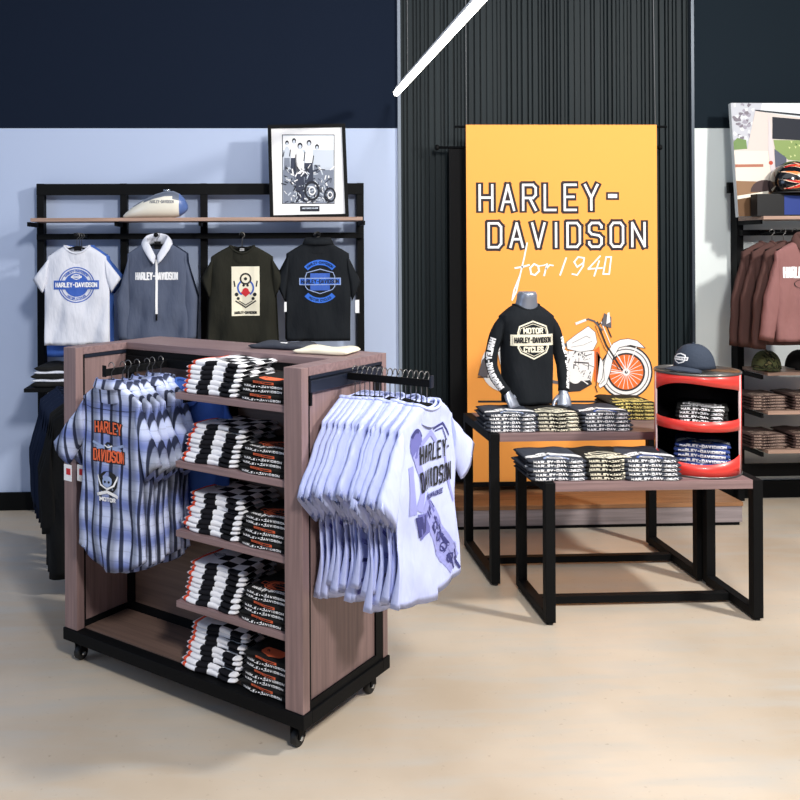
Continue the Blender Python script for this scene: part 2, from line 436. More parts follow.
def folded(m, w=.24, dp=.26, t=.014, seed=0, sag=.003, round_=1.0):
    """a folded shirt: front edge at y=0, depth towards +y, lying on z=0"""
    mb = MB(); R = random.Random(seed); ph = R.uniform(0, 6); prof = []
    r = t / 2
    nb = 7
    for i in range(nb): prof.append((dp - (dp - r) * i / nb, 0, 0))
    for i in range(7):
        a = -PI / 2 - PI * i / 6; prof.append((r + r * math.cos(a) * round_, r + r * math.sin(a), 0))
    for i in range(1, nb + 1): prof.append((r + (dp - r) * i / nb, t, 0))
    xs = [-w / 2 + w * i / 22 for i in range(23)]
    rings = []; arc = {}
    for x in xs:
        e = abs(x) / (w / 2); th = (1 - e ** 10) ** .5 if e < 1 else 0; th = max(th, .25)
        ring = []
        for y, z, _ in prof:
            zz = (z - r) * th + r
            wob = .0022 * math.sin(x * 46 + ph + y * 12) + .002 * math.sin(y * 38 + x * 26 + ph * 2)
            if z > r * .5: zz += wob * th
            yy = y + (.005 * math.sin(x * 38 + ph) if y < dp * .5 else 0) + (.006 * e ** 6 if y < dp / 2 else 0)
            ring.append(Vector((x, yy, max(0.0004, zz))))
        rings.append(ring)
    def uvf(c):
        v = c.y if c.z > r else -c.y
        if c.y < .01: v = (c.z - r)
        else: v = (c.y + r) if c.z > r else -(c.y + r)
        return (c.x, v + .0215)
    mb.loft(rings, m, caps=True, uvf=uvf)
    return mb
def top_frm(h=.3): return lambda x, y: (Vector((x, y, h)), Vector((0, 0, -1)))
def front_frm(): return lambda x, z: (Vector((x, -.3, z)), Vector((0, 1, 0)))
def stack(proto, n, M, t, name_group, labels, jit=.004, rj=.03, R=random, skip_first=False, shrink=0):
    """n copies of proto piled up in the frame M"""
    out = []
    for i in range(n):
        o = copy_tree(proto)
        J = Matrix.Translation((R.uniform(-jit, jit), R.uniform(-jit, jit) + shrink * i, i * t)) @ Matrix.Rotation(R.uniform(-rj, rj), 4, 'Z')
        o.matrix_world = M @ J
        o['label'] = labels(n - 1 - i, n); o['group'] = name_group
        out.append(o)
    return out
def drop_proto(o):
    for c in list(o.children): drop_proto(c)
    bpy.data.objects.remove(o)

# ------------------------------------------------------------ room
WY = 6.0
def struct(name, a, b, m, **k): return MB().box(a, b, m).build(name, kind='structure', **k)
FLOORM = bpy.data.materials.new('polished concrete'); FLOORM.use_nodes = True
def _floor():
    nt = FLOORM.node_tree; b = nt.nodes['Principled BSDF']
    tc = nt.nodes.new('ShaderNodeTexCoord')
    n1 = nd(nt, 'ShaderNodeTexNoise', _0=tc.outputs['Object'], _2=1.1, _3=6.0).outputs[0]
    mp = nt.nodes.new('ShaderNodeMapping'); mp.inputs['Scale'].default_value = (1.5, 9, 1); nt.links.new(tc.outputs['Object'], mp.inputs[0])
    n2 = nd(nt, 'ShaderNodeTexNoise', _0=mp.outputs[0], _2=1.4, _3=8.0).outputs[0]
    n3 = nd(nt, 'ShaderNodeTexNoise', _0=tc.outputs['Object'], _2=42.0, _3=3.0).outputs[0]
    c = mixc(nt, nd(nt, 'ShaderNodeMapRange', _0=n1, _1=.35, _2=.65).outputs[0], srgb((182, 166, 146)), srgb((204, 190, 172)))
    c = mixc(nt, nd(nt, 'ShaderNodeMapRange', _0=n2, _1=.46, _2=.72, _3=0.0, _4=.65).outputs[0], c, srgb((182, 180, 174)))
    c = mixc(nt, nd(nt, 'ShaderNodeMapRange', _0=n3, _1=.66, _2=.78, _3=0.0, _4=.5).outputs[0], c, srgb((138, 114, 92)))
    nt.links.new(c, b.inputs['Base Color'])
    b.inputs['Roughness'].default_value = .38; b.inputs['Specular IOR Level'].default_value = .4
    bp = nd(nt, 'ShaderNodeBump', _0=.06, _1=.01); nt.links.new(n2, bp.inputs['Height']); nt.links.new(bp.outputs[0], b.inputs['Normal'])
_floor()
mb = MB(); mb.box((-4.2, -1.2, -.05), (6.2, 6.15, 0), FLOORM); mb.build('floor', kind='structure')
FX0, FX1 = .985, 2.965
struct('wall_left', (-4.2, WY, 0), (FX0 - .02, WY + .12, 2.512), WALLB)
struct('wall_left_upper', (-4.2, WY, 2.512), (FX0 - .02, WY + .12, 4.4), NAVY)
struct('wall_right', (FX1 + .02, WY, 0), (6.2, WY + .12, 2.512), WALLW)
struct('wall_right_upper', (FX1 + .02, WY, 2.512), (6.2, WY + .12, 4.4), GREYU)
struct('baseboard_left', (-4.2, WY - .025, 0), (FX0 - .02, WY, .115), BASEB)
struct('baseboard_right', (FX1 + .02, WY - .025, 0), (6.2, WY, .115), BASEB)
struct('trim_1', (FX0 - .02, WY - .02, 0), (FX0, WY + .12, 4.4), mat('pale metal edge trim', (128, 138, 152), .7, 0))
struct('trim_2', (FX1, WY - .02, 0), (FX1 + .02, WY + .12, 4.4), mat('dark metal edge trim', (70, 78, 88), .4, .4))
# ribbed cladding between the trims
mb = MB(); mb.box((FX0, WY + .02, 0), (FX1, WY + .12, 4.4), SLAT)
x = FX0 + .004; R = random.Random(3)
while x < FX1 - .012:
    w = R.choice((.012, .012, .018, .03)); w = min(w, FX1 - x - .002)
    mb.box((x, WY + .02 - R.choice((.008, .012, .016)), 0), (x + w, WY + .021, 4.4), SLAT); x += w + .012
mb.build('wall_back_cladding', kind='structure')
# platform
PX0, PX1, PFY, PH = 1.0, 2.975, 5.39, .145
t = empty('display_platform', ((PX0 + PX1) / 2, 5.69, 0), label='low wooden platform on the floor under the orange banner', cat='platform')
def loc(t, a): return (a[0] - t.location.x, a[1] - t.location.y, a[2] - t.location.z)
MB().box(loc(t, (PX0, PFY, .022)), loc(t, (PX1, 5.975, .12)), PLATF).build('fascia', t)
mb = MB(); n = 4
for i in range(n):
    y0 = PFY - .005 + (5.975 - PFY) * i / n; mb.box(loc(t, (PX0 - .005, y0, .12)), loc(t, (PX1 + .005, y0 + (5.98 - PFY) / n - .003, PH)), PLATW, .002)
mb.build('deck', t)
MB().box(loc(t, (PX0 + .01, PFY + .012, 0)), loc(t, (PX1 - .01, 5.97, .022)), BLK).build('toe_kick', t)

# ------------------------------------------------------------ suspended light
t = empty('linear_pendant_light', (.915, 3.4, 2.70), label='glowing white linear tube light hanging near the ceiling, running towards the wall', cat='light')
TL = mat('lit diffuser', (255, 250, 240), .5, emit=9)
mb = MB(); mb.tube([(0, -2.2, 0), (0, 2.32, 0)], .02, TL, 16); mb.build('diffuser', t)
mb = MB(); mb.box((-.012, -2.2, .017), (.012, 2.3, .034), mat('white light housing', (210, 214, 220), .4), .003); mb.build('housing', t)
for y in (-1.6, 1.9):
    mb = MB(); mb.tube([(0, y, .03), (0, y, 1.68)], .0015, GPR, 6); mb.build('suspension_cable', t)

# ------------------------------------------------------------ banner
BY = 5.72
bx0, bx1, bz0, bz1 = 1.362, 2.606, .205, 2.497
bt = empty('orange_banner', ((bx0 + bx1) / 2, BY, bz0), label='tall orange fabric banner with block lettering and a vintage motorcycle, hanging over the platform', cat='banner')
ox, oz = bt.location.x, bt.location.z
def BP(px, py): p = PY(px, py, BY); return (p.x - ox, p.z - oz)
def BPs(l): return [BP(*q) for q in l]
mb = MB(); mb.box((bx0 - ox, 0, 0), (bx1 - ox, .004, bz1 - oz), BOR)
SK = mat('banner outline print', (44, 34, 38), .8); CRMW = mat('banner white print', (250, 250, 250), .8)
def B(polys, m, l): flat(mb, polys, m, -.0006 - .0005 * l)
def Ptxt(s, x0, y0, x1, y1, sw):  # pixel box on the banner
    a = BP(x0, y1); b = BP(x1, y0); return (s, a[0], a[1], b[0] - a[0], b[1] - a[1], sw)
s, x_, z_, w_, h_, _ = Ptxt('HARLEY', 476, 181, 601, 214, 0)
def block(s, x_, z_, w_, h_, gap):
    k = .048
    B(txt(s, x_, z_, w_, h_, k, gap), SK, 1)
    i = .0165
    B(txt(s, x_ + i, z_ + i, w_ - 2 * i, h_ - 2 * i, k - 2 * i, gap * 1.0), CRMW, 3)
block('HARLEY', x_, z_, w_, h_, .42)
s, x_, z_, w_, h_, _ = Ptxt('', 485, 219, 648, 251, 0)
block('DAVIDSON', x_, z_, w_, h_, .44)
a = BP(606, 200); b = BP(619, 192)
B(rect(a[0], a[1], b[0], b[1]), SK, 1); B(rect(a[0] + .013, a[1] + .013, b[0] - .013, b[1] - .013), CRMW, 3)
def BL(pts, w, m, l, closed=False): B(pl(BPs(pts), w, closed), m, l)
# script line
BL([(527, 243), (524, 258), (520, 275), (516, 292), (512, 300), (514, 290), (520, 275)], .010, CRMW, 4)
BL([(515, 268), (522, 267), (529, 265)], .0115, CRMW, 4)
BL([(534, 264), (530, 268), (531, 274), (535, 275), (539, 271), (538, 266), (534, 264)], .0115, CRMW, 4)
BL([(539, 266), (543, 265.5), (546, 264.5)], .007, CRMW, 4); BL([(547, 264), (544, 275.5)], .011, CRMW, 4); BL([(546, 269), (549.5, 265), (553, 265.5)], .0095, CRMW, 4)
BL([(566, 258), (560, 275)], .011, CRMW, 4)
BL([(583, 263), (577, 267), (574, 262), (578, 257), (584, 258), (583, 266), (577, 275), (572, 274)], .010, CRMW, 4)
BL([(600, 256), (588, 269), (602, 268)], .010, CRMW, 4); BL([(599, 261), (594, 276)], .010, CRMW, 4)
BL([(606, 257), (603, 274), (609, 274), (611, 257), (606, 257)], .010, CRMW, 4)
# motorcycle
MG = mat('machine grey print', (96, 92, 96), .8); MD = mat('machine dark print', (44, 42, 46), .8); ML = mat('machine light print', (238, 236, 234), .8); MO = mat('deep orange print', (236, 112, 44), .8)
B([BPs([(478, 400.5), (645, 400.5), (645, 402.5), (478, 402.5)])], MD, 1)
c = BP(626, 372); sc = BP(627, 372)[0] - c[0]
def C(px): return px * sc
wcx, wcz = c
B(ringp(wcx, wcz, C(18.5), C(26.3), 36, ky=1.0), ML, 2); B(ringp(wcx, wcz, C(25), C(26.6), 36, ky=1.0), MD, 3)
B(ringp(wcx, wcz, C(17.2), C(19), 36, ky=1.0), MD, 4); B(disc(wcx, wcz, C(17.6), 36), MO, 3)
for k in range(20):
    a = 2 * PI * k / 20; B([seg((wcx, wcz), (wcx + C(16.5) * math.cos(a + .12), wcz + C(16.5) * math.sin(a + .12)), .0035)], ML, 4)
B(ringp(wcx, wcz, C(22), C(22.9), 36), MG, 5); B(disc(wcx, wcz, C(3.6), 16), ML, 6); B(disc(wcx, wcz, C(1.6), 12), MD, 7)
# front mudguard
B([BPs([(598, 385), (602, 378), (604, 362), (608, 350), (613, 343), (620, 339.5), (628, 338.5), (637, 340.5), (645, 348), (640, 347.5), (630, 345), (619, 347.5), (613, 357), (610, 372), (606, 384), (600, 388)])], ML, 8)
BL([(598, 385), (602, 378), (604, 362), (608, 350), (613, 343), (620, 339.5), (628, 338.5), (637, 340.5), (645, 348)], .0035, MD, 9); BL([(645, 348), (640, 347.5), (630, 345), (619, 347.5), (613, 357), (610, 372), (606, 384), (600, 388)], .0035, MD, 9); BL([(636, 347), (626, 372)], .006, ML, 9); BL([(608, 371), (624, 373)], .008, ML, 9)
# forks, bars, lamp
BL([(597, 322), (606, 345), (622, 370)], .011, MD, 9); BL([(601, 322), (611, 346), (625, 368)], .006, ML, 10); BL([(595, 326), (604, 348), (619, 370)], .004, MD, 11)
BL([(598, 325), (604, 320), (611, 337)], .008, MD, 9)
BL([(577, 323), (588, 319), (594, 321), (602, 330)], .010, MG, 9); BL([(576, 323.5), (585, 320)], .016, ML, 10)
B(disc(*BP(606, 321), C(4.5), 16, C(5)), MD, 10); B([BPs([(601, 325), (604, 313), (611, 317), (611, 328)])], MG, 11); B([BPs([(607, 313), (609, 312), (610, 322), (606, 324)])], ML, 12)
# tank, frame, engine
B([BPs([(566, 342), (575, 335), (588, 326), (595, 332), (597, 342), (593, 350), (580, 352), (567, 349)])], ML, 8)
BL([(566, 342), (575, 335), (588, 326), (595, 332), (597, 342), (593, 350), (580, 352), (567, 349)], .003, MD, 9, True); BL([(572, 343), (586, 336), (590, 338)], .003, MG, 9); BL([(571, 347), (583, 345), (592, 341)], .002, MD, 9)
B([BPs([(566, 351), (594, 351), (594, 366), (591, 382), (585, 388), (566, 391)])], ML, 7)
rg = random.Random(12)
for k in range(34):
    px, py = rg.uniform(567, 590), rg.uniform(353, 385); an = rg.choice((.3, -.4, 1.2, 1.5)); l = rg.uniform(3, 7)
    BL([(px, py), (min(594, px + l * math.cos(an)), py - l * math.sin(an))], rg.uniform(.003, .007), rg.choice((MD, MG, MG, SK)), 7.3 + .02 * k)
B([BPs([(566, 382), (590, 380), (592, 384), (580, 391), (566, 392)])], MD, 8)
for k in range(7): BL([(576, 376), (576 + 14 * math.cos(.35 * k - .6), 376 - 14 * math.sin(.35 * k - .6))], .007, ML, 9)
B(disc(*BP(575, 377), C(6.5), 16), ML, 10); BL([(569, 358), (578, 352), (590, 360)], .006, ML, 10); BL([(574, 362), (588, 363)], .008, SK, 10)
B([BPs([(594, 350), (599, 346), (600, 358), (597, 380), (594, 382)])], MO, 9); BL([(596, 352), (596, 386)], .005, MD, 10)
B([BPs([(597, 352), (603, 362), (604, 380), (600, 384), (597, 382)])], ML, 9); BL([(597, 352), (603, 362), (604, 380), (600, 384)], .003, MD, 10)
BL([(595, 386), (597, 392)], .006, MD, 10)
# rear of the machine showing left of the dressed torso
B([BPs([(497, 350), (508, 345), (520, 350), (520, 385), (505, 385)])], ML, 7); BL([(497, 352), (508, 346), (518, 352)], .004, MD, 8)
B(ringp(*BP(505, 366), C(15), C(24), 30, ky=1.05), ML, 5); B(ringp(*BP(505, 366), C(13.6), C(15.4), 30, ky=1.05), MD, 6)
B([BPs([(478, 375), (482, 360), (486, 356), (488, 374), (487, 378)])], MG, 7); BL([(478, 377), (492, 377)], .006, MD, 8); BL([(540, 340), (566, 345)], .02, MG, 5); BL([(544, 380), (566, 384)], .02, MG, 5)
mb.build('fabric_panel', bt, recalc=False)
mb = MB(); mb.tube([(bx0 - ox - .07, .01, bz1 - oz - .012), (bx1 - ox + .07, .01, bz1 - oz - .012)], .008, BLK, 10); mb.build('top_rod', bt)
mb = MB(); mb.box((bx0 - ox, -.006, -.03), (bx1 - ox, .012, 0), BLK, .003); mb.build('bottom_bar', bt)
for xx in (bx0 - ox + .005, bx1 - ox - .005):
    mb = MB(); mb.tube([(xx, .01, bz1 - oz), (xx - (.02 if xx > 0 else 0), .01, 4.38 - oz)], .002, GPR, 6); mb.build('hanging_wire', bt)
t2 = empty('black_sheet', (1.95, 5.90, .2), label='narrow black sheet hanging from a rod just behind the orange banner', cat='banner')  # plain black sheet on a rod, set close behind the orange banner
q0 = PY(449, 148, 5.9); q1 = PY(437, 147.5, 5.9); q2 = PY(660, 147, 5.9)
KB = mat('flat black cloth', (9, 9, 11), .9)
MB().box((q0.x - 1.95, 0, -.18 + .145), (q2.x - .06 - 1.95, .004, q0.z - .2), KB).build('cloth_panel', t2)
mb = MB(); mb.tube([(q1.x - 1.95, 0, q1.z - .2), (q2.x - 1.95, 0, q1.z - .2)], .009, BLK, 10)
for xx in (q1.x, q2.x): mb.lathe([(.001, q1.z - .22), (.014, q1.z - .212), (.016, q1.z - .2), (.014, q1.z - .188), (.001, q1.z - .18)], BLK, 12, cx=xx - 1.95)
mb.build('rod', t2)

# ------------------------------------------------------------ wall racks
def wall_rack(name, X0, X1, ups, label, shelves, rails, zt=2.14, low=None):
    t = empty(name, ((X0 + X1) / 2, 5.96, 0), label=label, cat='rack'); cx = t.location.x
    for u in ups: MB().box((u - cx, -.05, 0.0), (u + .045 - cx, 0.03, zt), BLK, .002).build('upright', t)
    MB().box((X0 - (.06 if X0 > 0 else 0) - cx, -.055, zt - .075), (X1 - cx, -.05 + .02, zt - .002), BLK, .002).build('top_rail', t)
    for s in shelves:
        z, y0, m, xa, xb = s
        sh = MB().box((xa - cx, y0 - 5.96, z - .022), (xb - cx, -.06, z), m, .002).build('shelf', t)
        for u in ups:
            if xa - .05 <= u <= xb + .01: MB().box((u + .005 - cx, y0 + .04 - 5.96, z - .05), (u + .02 - cx, -.05, z - .023), BLK).build('bracket', sh)
    for z in rails: MB().box((X0 + .01 - cx, -.1, z - .02), (X1 - .01 - cx, -.06, z + .018), BLK, .003).build('hanging_rail', t)
    return t
RL = wall_rack('garment_wall_rack', -1.41, .725, [-1.41, -.872, -.35, .68], 'black steel wall rack on the left wall with a long wooden top shelf',
               [(1.905, 5.6, SHELFW, -1.375, .68)], [1.795])
RR_ = wall_rack('shelved_wall_rack', 3.236, 4.65, [3.236, 4.6], 'black steel wall rack at the right edge with three lower wooden shelves',
                [(1.9, 5.6, SHELFW, 3.24, 4.62), (.905, 5.6, SHELFW, 3.262, 4.6), (.657, 5.6, SHELFW, 3.262, 4.6), (.409, 5.6, SHELFW, 3.262, 4.6)], [1.80])
MB().box((3.24 - RR_.location.x, -.06, .165), (4.64 - RR_.location.x, -.03, .248), BLK, .002).build('bottom_rail', RR_)
def faceout(parent, x, z=1.795, y0=5.88, y1=5.46):
    mb = MB(); cx = parent.location.x
    mb.tube([(x - cx, y0 - 5.96, z), (x - cx, y1 - 5.96, z)], .008, BLK, 10)
    mb.lathe([(.001, 0), (.014, 0), (.014, .006), (.001, .006)], BLK, 12)
    # the end stop is turned to face along the arm
    vs = mb.bm.verts[:][-48:]
    for v in vs: c = v.co.copy(); v.co = Vector((x - cx + c.x, y1 - 5.96 - c.z, z + c.y))
    mb.build('hanging_arm', parent)
def hang(o, loc, rz=0): o.location = loc; o.rotation_euler = (0, 0, rz); return o
HARM = []
def hook_on(loc, rz, rise, label, group, hw=.16, drop=.055, **k):
    return hanger(loc, rz, hw=hw, drop=drop, rise=rise, label=label, cat='hanger', group=group, **k)
TEE = [((.265, -.20), (.205, -.285))]

# --- front garments of the left rack
def HD(x0, y0, w, h, sw): return txt('HARLEY-DAVIDSON', x0, y0, w, h, sw)
p = PY(77, 246, 5.52)
def behind(mk, n, loc, labels, dy=.075, dx=0, cat='t-shirt', group=None, hl=''):
    for i in range(n):
        o = mk if i == 0 else copy_tree(mk)
        hang(o, (loc.x + dx * (i + 1), loc.y + dy * (i + 1), loc.z), random.uniform(-.03, .03))
        o['label'] = labels[i]; o['category'] = cat
        hook_on((loc.x + dx * (i + 1), loc.y + dy * (i + 1), loc.z), o.rotation_euler.z, 1.795 - loc.z, labels[i].split(' behind')[0].join(['hanger of the ', ' on the left wall rack']) if not hl else hl % i, None)
g = garment(WCL, sh=.175, cw=.195, hw=.195, L=.6, slv=TEE, seed=3, A=.013); bv = g.bvh()
stamp(g, ringp(0, -.235, .102, .108, 40), BPR, bv, .002); stamp(g, ringp(0, -.235, .0, .072, 30), BPR, bv, .0015)
stamp(g, ringp(0, -.235, .090, .094, 36), BPR, bv, .002)
top = arc_map(txt('HARLEY-DAVIDSON', -.07, 0, .14, .014, .003), 0, -.235, .076)
stamp(g, top, BPR, bv, .002)
stamp(g, arc_map(txt('MOTOR CYCLES', -.06, 0, .12, .012, .003), 0, -.235, .088, False), BPR, bv, .002)
stamp(g, [[(-.135, -.262), (.135, -.262), (.135, -.208), (-.135, -.208)]], BPR, bv, .003, s=.015)
stamp(g, HD(-.125, -.25, .25, .03, .006), WPR, bv, .0045)
stamp(g, bar_shield(0, -.187, .06, .03, .004), WPR, bv, .003)
o = g.build('t_shirt', label='white t-shirt with round blue logo print, hanging leftmost on the wall rack', cat='t-shirt'); hang(o, p, .05)
hook_on(p, .05, 1.795 - p.z, 'black hanger inside the white t-shirt with the blue round logo', None)
MB().box((-.022, .030, -.03), (.022, .033, .0), KPR).build('neck_label', o, label='dark printed neck label')
g = garment(BCL, sh=.175, cw=.2, hw=.2, L=.68, slv=[((.27, -.2), (.2, -.3))], seed=4)
behind(g.build('t_shirt'), 2, p, ['plain blue t-shirt directly behind the white t-shirt with round logo', 'plain blue t-shirt second behind the white t-shirt, nearest the wall'])
faceout(RL, p.x)

p2 = PY(157, 243, 5.52)
LS = [((.245, -.33), (.165, -.36)), ((.235, -.60), (.15, -.60))]
def hood(m, parent, lining=None, s=1.0):
    mb = MB(); pts = []
    N = 22; rings = []
    for i in range(N + 1):
        a = -PI / 2 + .22 + (2 * PI - .44) * i / N; c, sn = math.cos(a), math.sin(a)
        fr = max(0, -sn)
        cen = Vector((.078 * s * c * (1 - .45 * fr ** 3), .045 * s * sn - .012 * fr, .012 - .12 * fr ** 2 + .012 * max(0, sn)))
        out = Vector((c, sn * .6, 0)).normalized(); hh = .026 + .012 * max(0, sn)
        ring = [cen + out * (.013 * math.cos(b)) + Vector((0, 0, hh * math.sin(b))) + out * (-.012 * math.sin(b)) for b in [2 * PI * k / 10 for k in range(10)]]
        rings.append(ring)
    mb.loft(rings, m)
    return mb.build('hood', parent)
g = garment(GCL, sh=.18, cw=.185, hw=.19, L=.6, slv=LS, seed=8, A=.013, collar=None); bv = g.bvh()
stamp(g, HD(-.13, -.225, .26, .048, .009), WPR, bv, .002)
stamp(g, grid_rect(-.006, -.43, .008, -.1), WPR, bv, .004)
o = g.build('hooded_pullover', label='slate grey half-zip hooded pullover with white hood lining and chest lettering on the wall rack', cat='pullover'); hang(o, p2, -.02)
hook_on(p2, -.02, 1.795 - p2.z, 'black hanger inside the grey half-zip hooded pullover', None)
hood(WCL, o)['label'] = 'white lined hood'
MB().box((-.004, -.05, -.47), (.006, -.044, -.43), BLK, .001).build('zip_pull', o)
MB().box((-.02, .02, -.05), (.02, .024, .01), KPR).build('neck_label', o, label='black neck label')
g = garment(DCL, sh=.18, cw=.19, hw=.2, L=.64, slv=LS, seed=9)
behind(g.build('pullover'), 2, p2, ['dark blue pullover directly behind the grey half-zip hooded one', 'dark blue pullover second behind the grey half-zip, nearest the wall'], cat='pullover')
faceout(RL, p2.x)

p3 = PY(242, 246, 5.52)
g = garment(OCL, sh=.19, cw=.2, hw=.215, L=.6, slv=[((.25, -.2), (.195, -.33))], seed=12, A=.015); bv = g.bvh()
cx, cz = .02, -.275
stamp(g, grid_rect(cx - .085, cz - .15, cx + .085, cz + .15), CRM, bv, .002)
stamp(g, ringp(cx, cz + .075, .026, .036, 20), KPR, bv, .0035); stamp(g, ringp(cx, cz + .075, .0, .01, 8), KPR, bv, .0035)
stamp(g, disc(cx - .012, cz + .035, .008, 8) + disc(cx + .012, cz + .035, .008, 8), KPR, bv, .0035)
stamp(g, ringp(cx, cz + .02, .042, .052, 10, 2.2, 4.2), BPR, bv, .0035); stamp(g, ringp(cx, cz + .02, .042, .052, 10, -1.0, 1.0), BPR, bv, .0035)
stamp(g, [[(cx - .03, cz - .01), (cx, cz - .035), (cx + .03, cz - .01), (cx, cz + .02)]] + disc(cx, cz + .0, .02, 12), RPR, bv, .004)
stamp(g, disc(cx - .055, cz - .02, .012, 8) + disc(cx + .055, cz - .02, .012, 8) + disc(cx - .045, cz - .045, .01, 8) + disc(cx + .045, cz - .045, .01, 8), KPR, bv, .0035)
stamp(g, pl([(cx - .06, cz - .06), (cx, cz - .1), (cx + .06, cz - .06)], .008) + pl([(cx - .04, cz - .06), (cx, cz - .085), (cx + .04, cz - .06)], .005), KPR, bv, .0035)
stamp(g, txt('HARLEY-DAVIDSON', cx - .068, cz - .14, .136, .018, .004), KPR, bv, .0035)
stamp(g, pl([(cx - .065, cz + .03), (cx - .07, cz + .06)], .008) + pl([(cx + .065, cz + .03), (cx + .07, cz + .06)], .008), KPR, bv, .0035)
o = g.build('t_shirt', label='black t-shirt with tall cream picture print of a wheel and emblem, on the wall rack', cat='t-shirt'); hang(o, p3, .03)
hook_on(p3, .03, 1.795 - p3.z, 'black hanger inside the black t-shirt with the cream picture print', None)
MB().box((-.014, .026, -.03), (.014, .030, -.005), WPR).build('neck_label', o, label='white neck label')
g = garment(OCL, sh=.19, cw=.21, hw=.23, L=.64, slv=[((.26, -.2), (.2, -.33))], seed=14, A=.015)
behind(g.build('t_shirt'), 2, p3, ['black t-shirt directly behind the one with the cream picture print', 'black t-shirt second behind the cream print one, nearest the wall'])
faceout(RL, p3.x)

p4 = PY(318, 243, 5.52)
g = garment(NCL, sh=.19, cw=.2, hw=.195, L=.6, slv=[((.262, -.24), (.205, -.36))], seed=21, A=.012, nk=.07, nf=.005, collar=None); bv = g.bvh()
cx, cz = .01, -.235
stamp(g, ringp(cx, cz, .1, .132, 24, .75, 2.4), BPR2, bv, .002); stamp(g, ringp(cx, cz, .1, .132, 24, 3.9, 5.5), BPR2, bv, .002)
stamp(g, arc_map(txt('HARLEY-DAVIDSON', -.08, 0, .16, .016, .003), cx, cz, .108), NCL, bv, .0035)
stamp(g, arc_map(txt('MOTOR CYCLES', -.075, 0, .15, .016, .003), cx, cz, .124, False), NCL, bv, .0035)
stamp(g, grid_rect(cx - .125, cz - .022, cx + .125, cz + .022), BPR2, bv, .002)
stamp(g, grid_rect(cx - .06, cz + .022, cx + .06, cz + .05) + grid_rect(cx - .06, cz - .055, cx + .06, cz - .022), BPR, bv, .002)
stamp(g, bar_shield(cx, cz, .25, .15, .005), SLPR, bv, .0035); stamp(g, HD(cx - .115, cz - .013, .23, .026, .005), KPR, bv, .0035)
o = g.build('work_shirt', label='black short-sleeved work shirt with bright blue arched back print, rightmost on the wall rack', cat='shirt'); hang(o, p4, -.03)
hook_on(p4, -.03, 1.795 - p4.z, 'black hanger inside the black work shirt with blue back print', None)
c = shirt_collar(NCL, .074, .028, parent=o)
mb = MB(); mb.box((.225, -.02, -.43), (.25, -.018, -.35), WPR); mb.build('price_tag', o, label='white paper price tag')
mb = MB(); mb.box((-.21, -.02, -.42), (-.195, -.018, -.36), WPR); mb.build('price_tag', o, label='white paper price tag')
g = garment(KCL, sh=.19, cw=.2, hw=.2, L=.6, slv=[((.262, -.22), (.205, -.34))], seed=22)
behind(g.build('work_shirt'), 2, p4, ['black work shirt directly behind the one with the blue back print', 'black work shirt second behind the blue print one, nearest the wall'], cat='shirt')
faceout(RL, p4.x)

# --- brown tops of the right rack
pr = PY(807, 241, 5.36)
LS2 = [((.27, -.34), (.17, -.37)), ((.30, -.60), (.215, -.615))]
g = garment(MCL, sh=.2, cw=.205, hw=.205, L=.61, slv=LS2, seed=31, A=.013, d=.035, sd=.035, collar=None); bv = g.bvh()
stamp(g, HD(-.165, -.225, .33, .07, .012), WPR, bv, .002)
stamp(g, ringp(0, -.26, .0, .06, 18, ky=.35), WPR, bv, .003); stamp(g, ringp(0, -.26, .095, .1, 30, ky=.35), KPR, bv, .003)
stamp(g, txt('MOTOR', -.035, -.268, .07, .018, .004), MDC, bv, .0045)
proto = g.build('hooded_sweatshirt', cat='sweatshirt'); hood(MDC, proto)['label'] = 'dark brown hood lining'
labs = ['mauve brown hooded sweatshirt with white chest lettering, frontmost on the right rack', 'mauve brown sweatshirt right behind the frontmost lettered one on the right rack',
        'brown sweatshirt third from the front on the right rack, half hidden', 'brown sweatshirt last on the right rack arm, nearest the wall']
g = garment(MDC, sh=.2, cw=.205, hw=.21, L=.64, slv=[((.27, -.34), (.17, -.37)), ((.29, -.66), (.2, -.67))], seed=33, A=.014, d=.035, sd=.03)
pb = g.build('sweatshirt', cat='sweatshirt')
for i in range(4):
    o = proto if i == 0 else (pb if i == 1 else copy_tree(pb))
    l = (pr.x - .02 * i, pr.y + .09 * i, pr.z); hang(o, l, [.0, .05, -.04, .03][i]); o['label'] = labs[i]
    hook_on(l, 0, 1.80 - pr.z, 'hanger holding the ' + labs[i].split(',')[0][:60].replace('directly ', ''), None, hw=.19)
faceout(RR_, pr.x, 1.80, y1=5.30)

# ------------------------------------------------------------ mobile gondola
UV = (math.cos(math.radians(141.2)), math.sin(math.radians(141.2)))
RZ = math.radians(141.2 - 180)
LX, LY = .1566 + 1.22 * UV[0], 3.0161 + 1.22 * UV[1]
IM = Matrix.Translation((LX, LY, 0)) @ Matrix.Rotation(RZ, 4, 'Z')
W, D = 1.22, .56
I = empty('display_gondola', (LX, LY, 0), RZ, label='wood laminate display island on castors with folded and hanging shirts on all sides', cat='display island')
TZ = 1.302
mb = MB()
mb.box((-.006, -.006, .087), (W + .006, .045, .136), BLK, .003); mb.box((-.006, D - .045, .087), (W + .006, D + .006, .136), BLK, .003)
mb.box((-.006, .045, .087), (.04, D - .045, .136), BLK, .003); mb.box((W - .04, .045, .087), (W + .006, D - .045, .136), BLK, .003)
mb.build('base_frame', I)
MB().box((.04, .045, .11), (W - .04, D - .045, .141), WOODD, .001).build('deck', I)
